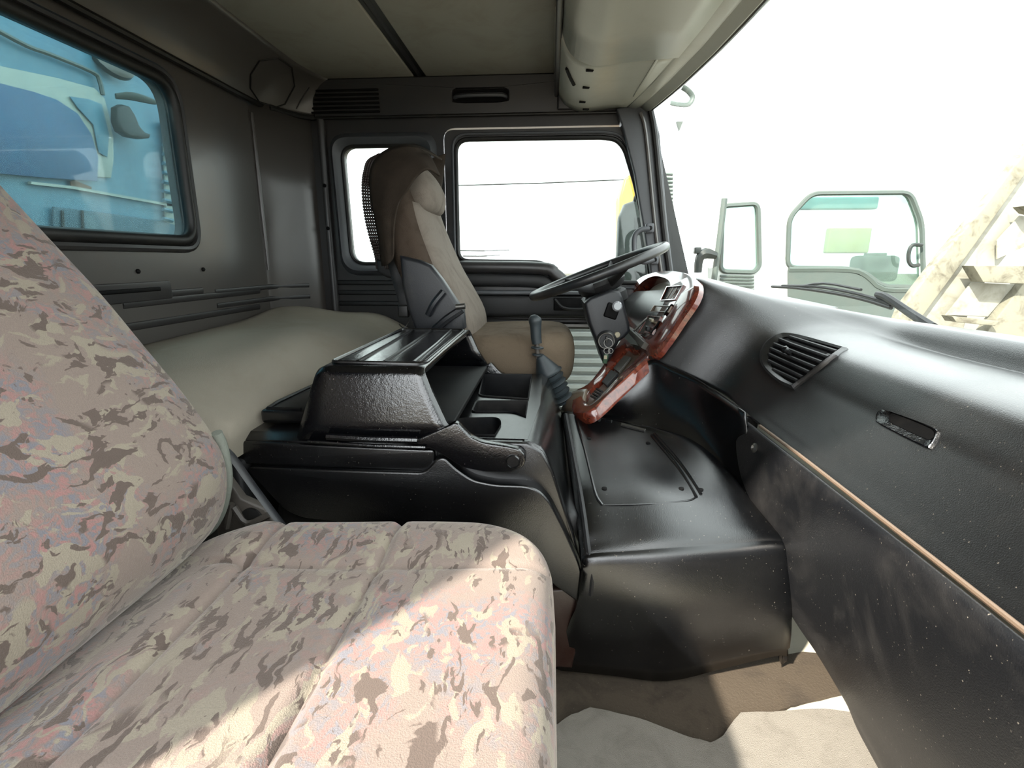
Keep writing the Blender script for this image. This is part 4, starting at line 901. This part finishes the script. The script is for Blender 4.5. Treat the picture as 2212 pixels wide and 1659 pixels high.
# ================================================================== FLOOR COVERINGS
def slab(pts, z, t, nm, mat, lab, cat):
    q = [P(px, py, z=z) for px, py in pts]; m = MB(); m.plate([(p.x, p.y) for p in q], [], lambda u, v: V((u, v, z)), (0, 0, -t)); o = m.out(nm, mat); mod_bevel(o, .002, 1); return tag(o, lab, cat)
def jag(pts, n=4, a=3):
    out = []
    for (x0_, y0_), (x1_, y1_) in zip(pts, pts[1:]+pts[:1]):
        for k in range(n): t = k/n; out.append((x0_+(x1_-x0_)*t+random.uniform(-a, a)*(k > 0), y0_+(y1_-y0_)*t+random.uniform(-a, a)*(k > 0)))
    return out
slab(jag([(1150, 1425), (1300, 1425), (1430, 1440), (1560, 1428), (1660, 1420), (1735, 1407), (1790, 1412), (1860, 1440), (1860, 1480), (1820, 1497), (1730, 1518), (1690, 1530), (1620, 1560), (1560, 1625), (1500, 1640), (1150, 1640)], 4, 2), .008, .007, 'floor_mat', M['mat'], 'grimy brown torn floor mat beneath the engine cover', 'mat')
slab(jag([(1120, 1600), (1205, 1563), (1235, 1542), (1275, 1527), (1335, 1540), (1400, 1557), (1480, 1588), (1535, 1603), (1562, 1588), (1600, 1538), (1700, 1534), (1780, 1530), (1850, 1538), (1872, 1580), (1900, 1640), (1940, 1720), (1960, 1900), (1120, 1900)], 3, 1.5), .022, .010, 'carpet_piece', M['carpet'], 'grey felt carpet offcut with ragged edge on cab floor', 'carpet')
mb = MB(); mb.tube([P(1680, 1355, x=.74), P(1710, 1362, x=.74), P(1745, 1366, x=.74), P(1790, 1366, x=.74)], .003, seg=6, sm=3); tag(mb.out('floor_wire', M['rubber']), 'thin black wire across the cream toe board', 'wire')

# ================================================================== OUTSIDE
mb = MB(); mb.box((0, 0, -1.05), (160, 160, .1)); tag(mb.out('ground', M['sand']), 'pale sunlit yard ground outside the cab', kind='structure')
# own mirror beyond driver door
om = thing('side_mirror', P(1370, 620, y=2.75), 'tall grey driver side mirror seen through the door window', 'mirror')
mb = MB(); mb.prism([P(px, py, y=2.75) for px, py in ((1338, 470), (1350, 440), (1372, 432), (1400, 440), (1402, 618), (1340, 622), (1334, 560))], (0, .10, 0), .015); mb.out('housing', M['outgrey'], om)
mb = MB(); mb.prism([P(px, py, y=2.745) for px, py in ((1371, 470), (1396, 470), (1398, 600), (1372, 602))], (0, .004, 0)); mb.out('face', M['outdark'], om)
mb = MB(); mb.tube([P(1372, 436, y=2.72), P(1385, 405, y=2.7), P(1400, 398, y=2.55), P(1400, 398, y=2.37)], .014, seg=8, sm=3); mb.out('arm', M['outdark'], om)
# corrugated white side seen through the lower door window
cw = thing('corrugated_side', (.2, 3.3, -.9), 'white corrugated steel side seen through the lower door window', 'panel')
for k in range(17):
    z = .60-k*.058
    m = MB(); m.loft([[V((x, y, z+dz)) for y, dz in ((3.33, .028), (3.30, .020), (3.30, -.004), (3.335, -.014), (3.335, -.030))] for x in (-.75, .9)]); o = m.out('corrugation', M['wpanel'], cw, ang=20)
mb = MB(); mb.box((.07, 3.36, .12), (1.66, .03, 1.05)); mb.out('backing', M['wpanel'], cw)
# overhead cables
for i, (a, b) in enumerate((((975, 401), (1375, 387)), ((985, 541), (1100, 540)), ((1000, 553), (1080, 551)))):
    m = MB(); pa, pb = P(*a, y=9), P(*b, y=9); m.tube([pa, (pa+pb)/2+V((0, 0, -.01)), pb], .010, seg=5)
    tag(m.out('overhead_cable', M['outdark']), ['long thin cable crossing the upper driver window', 'faint cable low in the driver window, upper of two', 'faint cable low in the driver window, lower of two'][i], 'cable', 'overhead cables beyond the driver window')
# wiper
wp = thing('windscreen_wiper', P(2010, 705, x=1.05), 'black wiper resting low on the outside of the windscreen', 'wiper')
W = lambda px, py, x=1.04: P(px, py, x=x)
mb = MB(); mb.tube([W(1668, 619), W(1720, 622), W(1800, 633), W(1870, 648), W(1925, 665)], .007, seg=6, sm=3); mb.out('blade_rubber', M['rubber'], wp)
mb = MB(); mb.tube([W(1690, 617), W(1760, 619), W(1830, 630), W(1900, 648), W(1925, 660)], .006, seg=6, sm=3); mb.tube([W(1720, 620), W(1780, 612), W(1860, 626)], .005, seg=6, sm=3); mb.out('blade_frame', M['dull'], wp)
mb = MB(); mb.tube([W(1895, 636), W(1915, 642), W(1960, 672), W(2015, 708)], [.010, .012, .012, .014], seg=8, sm=3); mb.out('arm', M['dull'], wp)
# neighbouring white truck cab
YT = 5.2
tc_ = thing('white_truck', P(1760, 1000, y=YT), 'sun bleached white truck cab parked ahead seen through windscreen', 'truck')
T2 = lambda px, py: tuple(P(px, py, y=YT)[i] for i in (0, 2))
def tpoly(l, r=0): return rpoly([T2(*p) for p in l], r) if r else [T2(*p) for p in l]
o1 = tpoly([(1530, 900), (1528, 470), (1560, 385), (1700, 372), (1960, 380), (1996, 440), (2010, 640), (2012, 900)])
hA = tpoly([(1560, 445), (1637, 440), (1640, 575), (1628, 588), (1556, 586)], .06); hB = tpoly([(1700, 578), (1704, 470), (1752, 418), (1966, 416), (1990, 480), (1994, 620), (1905, 618), (1870, 590), (1830, 580)], .08)
mb = MB(); mb.plate(o1, [hA, hB], lambda u, v: V((u, YT, v)), (0, .08, 0)); mb.out('cab_side', M['white'], tc_)
for h in (hA, hB):
    m = MB(); m.tube([V((u, YT-.01, v)) for u, v in h], .022, True, 6); m.out('window_frame', M['outgrey'], tc_)
    m = MB(); m.prism([V((u, YT+.05, v)) for u, v in h], (0, .01, 0)); m.out('pane', M['glassout'], tc_)
for k in range(5):
    a = P(1556, 596+7*k, y=YT-.02); b = P(1628, 598+7*k, y=YT-.02); m = MB(); m.tube([a, b], .012, seg=6); m.out('vent_slat', M['outgrey'], tc_)
mb = MB(); mb.tube([V((u, YT-.015, v)) for u, v in tpoly([(1702, 582), (1830, 583), (1868, 596), (1905, 624), (1990, 626)])], .03, seg=6, sm=3); mb.out('door_sill', M['outgrey'], tc_)
mb = MB(); mb.prism([V((u, YT-.01, v)) for u, v in tpoly([(1700, 584), (1830, 586), (1868, 600), (1905, 630), (1990, 632), (1988, 680), (1900, 690), (1700, 640)])], (0, -.02, 0)); mb.out('door_card', M['outgrey'], tc_)
mb = MB(); mb.box(P(1886, 580, y=YT+.5), (.36, .3, .26), .05); mb.box(P(1890, 553, y=YT+.5), (.12, .2, .06), .01); mb.out('camera_box', M['outdark'], tc_)
mb = MB(); mb.tube([V((u, YT-.06, v)) for u, v in tpoly([(1982, 530), (1962, 530), (1954, 545), (1954, 565), (1962, 574), (1976, 572)])], .018, seg=6, sm=3); mb.out('grab_handle', M['outdark'], tc_)
mb = MB(); mb.tube([V((u, YT-.12, v)) for u, v in tpoly([(1556, 432), (1548, 500), (1540, 560), (1534, 606)])], .028, seg=8, sm=2); mb.out('mirror_pole', M['outgrey'], tc_)
mb = MB(); mb.tube([V((u, YT-.2, v)) for u, v in tpoly([(1534, 553), (1510, 548), (1498, 560), (1495, 588)])], [.03, .05, .04, .035], seg=8, sm=3); mb.box(V((tpoly([(1494, 542)])[0][0], YT-.2, tpoly([(1494, 542)])[0][1])), (.06, .06, .06), .01); mb.out('mirror_arm', M['outdark'], tc_)
mb = MB(); mb.box(P(1745, 500, y=YT+1.0), (.02, .02, .02)); mb.bm.free()
mb = MB(); mb.box((P(1800, 440, y=YT+1.6)), (1.0, .1, .14), .02); mb.out('far_visor', plastic('pale turquoise visor', (120, 176, 182), .5, 50, 0, .1), tc_)
mb = MB(); mb.box((P(1830, 520, y=YT+1.6)), (.5, .1, .3), .02); mb.out('yellow_panel', plastic('faded yellow', (200, 190, 140), .5, 50, 0, .3), tc_)
# striped louvre stack far left of the windscreen
lv = thing('louvred_housing', P(1440, 640, y=4.2), 'pale louvred housing just beyond the windscreen pillar', 'housing')
mb = MB(); mb.prism([P(px, py, y=4.2) for px, py in ((1418, 372), (1434, 368), (1456, 372), (1458, 1150), (1418, 1150))], (0, .3, 0)); mb.out('body', M['white'], lv)
m = MB()
for k in range(26):
    a = P(1430, 376+8.5*k, y=4.17); b = P(1453, 377+8.5*k, y=4.17); m.tube([a, b], .010, seg=5)
tag(m.out('louvres', M['outgrey'], lv), kind='stuff')
# excavator like horn shapes high in windscreen: hook and bracket
hk = thing('hoist_hook', P(1480, 225, y=6), 'pale grey steel hook hanging in the upper windscreen view', 'hook')
mb = MB(); mb.tube([P(px, py, y=6) for px, py in ((1448, 222), (1470, 226), (1488, 225), (1496, 210), (1486, 196), (1474, 188))], .035, seg=8, sm=3, flat=.5); mb.out('hook', M['outgrey'], hk)
mb = MB(); mb.prism([P(px, py, y=6) for px, py in ((1462, 262), (1476, 262), (1468, 282))], (0, .05, 0)); mb.out('tip', M['outgrey'], hk)
# yellow machine sliver behind driver window
mb = MB(); mb.prism([P(px, py, y=5) for px, py in ((1338, 430), (1350, 385), (1368, 372), (1380, 372), (1380, 1050), (1338, 1050))], (0, .3, 0), .02); tag(mb.out('yellow_machine', M['orange']), 'sliver of orange yellow machinery beside the driver side mirror', 'machine')
# rusty cream dump body with ladder like pockets at right
dbx = thing('dump_body', P(2080, 800, y=3.6), 'rust stained cream steel dump body with box pockets, right of windscreen', 'dump body')
D = lambda px, py, y=3.6: P(px, py, y=y)
mb = MB(); mb.prism([D(2225, 320), D(2250, 330), D(2250, 460), D(2105, 640), D(2060, 780), D(1900, 780), D(1955, 665), D(2040, 555)], (0, .05, 0), .01); mb.out('side_plate', M['tyrecream'], dbx)
mb = MB(); mb.prism([D(2235, 300, 3.55), D(2235, 350, 3.55), D(2075, 575, 3.55), D(1990, 690, 3.55), D(1940, 790, 3.55), D(1900, 790, 3.55), D(1950, 665, 3.55), D(2045, 540, 3.55), D(2130, 440, 3.55)], (0, .08, 0), .012); mb.out('left_rail', M['rust'], dbx)
mb = MB(); mb.prism([D(2250, 560, 3.5), D(2250, 720, 3.5), D(2150, 800, 3.5), D(2070, 800, 3.5)], (0, .1, 0), .012); mb.out('right_rail', M['rust'], dbx)
for q in ([(2076, 574), (2206, 574), (2190, 612), (2096, 608)], [(2032, 680), (2130, 690), (2122, 700), (2040, 692)], [(2186, 448), (2240, 444), (2240, 470), (2200, 462)]):
    m = MB(); m.prism([D(*p, 3.52) for p in q], (0, -.10, 0), .004); m.out('pocket_lip', M['rust'], dbx)
for q in ([(2096, 610), (2190, 614), (2130, 684), (2040, 680)], [(2200, 466), (2240, 470), (2240, 520), (2150, 560), (2150, 520)]):
    m = MB(); m.prism([D(*p, 3.57) for p in q], (0, -.015, 0), .004); m.out('pocket_plate', M['tyrecream'], dbx)

# blue truck behind the rear window
bt = thing('blue_truck', P(200, 900, x=-2.7), 'light blue truck cab parked close behind the rear window', 'truck')
XB = -2.7
K = lambda px, py, dx=0: P(px, py, x=XB+dx)
def K2(l): return [tuple(K(*p)[i] for i in (1, 2)) for p in l]
mb = MB(); mb.prism([V((XB, y, z)) for y, z in ((-1.8, -1), (5.1, -1), (5.1, 2.2), (4.2, 2.9), (3.0, 3.25), (-1.8, 3.25))], (-.3, 0, 0), .03); mb.out('cab_front', M['blue'], bt)  # extended out of view and raised to block sun through the rear window
def flatK(l, dx, t, nm, mat, r=.01, s=0):
    q = [K(*p, dx) for p in l]
    if s: q = [V(p) for p in cr([tuple(p) for p in q], s, True)]
    m = MB(); m.prism(q, (t, 0, 0), r, 2); return m.out(nm, mat, bt)
flatK([(-60, 128), (0, 143), (120, 168), (200, 190), (222, 212), (232, 250), (241, 300), (242, 345), (236, 385), (150, 378), (0, 360), (-60, 350)], .01, .015, 'windscreen_surround', M['bluewhite'])
flatK([(-60, 165), (10, 183), (70, 198), (120, 215), (165, 245), (195, 290), (210, 340), (208, 392), (100, 385), (-60, 370)], .03, .01, 'windscreen', M['bluew'])
flatK([(148, 208), (190, 214), (218, 225), (234, 290), (230, 340), (212, 330), (200, 270), (165, 232)], .03, .008, 'side_reflection', M['bluedk'] if False else M['blue'])
flatK([(60, 392), (150, 402), (370, 442), (400, 448), (400, 452), (370, 447), (150, 408), (60, 398)], .01, .02, 'crease', M['bluewhite'], .0)
flatK([(110, 446), (240, 462), (375, 482), (400, 490), (400, 540), (110, 520)], .01, .02, 'lower_band', M['bluedk'])
for px in (135, 178):
    m = MB(); m.tube([K(px, 455, .04), K(px+2, 500, .04)], .008, seg=5); m.out('panel_gap', M['outdark'], bt)
flatK([(150, 392), (160, 388), (175, 396), (196, 404), (196, 411), (175, 406), (152, 402)], .015, .006, 'rust_patch', plastic('rust', (120, 84, 60), .8, 100, .5, .6, (80, 50, 34)), .0)
flatK([(348, 262), (376, 270), (380, 495), (354, 480)], .01, .02, 'grille_backing', M['bluewhite'])
for k in range(10):
    a = K(352, 292+20*k, .05); b = K(373, 297+20*k, .05); m = MB(); m.tube([a, b], .016, seg=6, flat=.6); m.out('grille_bar', M['blue'], bt)
flatK([(346, 262), (372, 268), (373, 288), (347, 284)], .03, .01, 'red_lamp', plastic('faded red', (176, 90, 100), .4, 50, 0, .2))
mb = MB(); mb.prism([K(px, py, .06) for px, py in ((236, 232), (248, 226), (262, 230), (274, 248), (284, 272), (296, 286), (309, 290), (306, 299), (288, 301), (262, 296), (244, 284), (236, 262))], (.06, 0, 0), .02, 3); mb.out('mirror_horn', M['outdark'], bt)
mb = MB(); mb.tube([K(250, 208, .08), K(285, 208, .12), K(330, 220, .14), K(338, 224, .14)], [.02, .03, .02, .008], seg=8, sm=3, flat=.5); mb.out('bracket', M['outgrey'], bt)
mb = MB(); mb.tube([K(-20, 58, .03), K(60, 100, .03), K(110, 118, .03), K(200, 156, .03), K(215, 175, .03), K(222, 205, .03)], .012, seg=6, sm=3); mb.out('seam', M['outgrey'], bt)
mb = MB(); mb.lathe(K(240, 132, .02), (1, -.3, .5), [(.12, 0), (.12, .03), (.09, .06), (0, .07)], 20); mb.out('sun_glint', M['metal'], bt)  # metal disc added to stand in for a sun glint on the cab
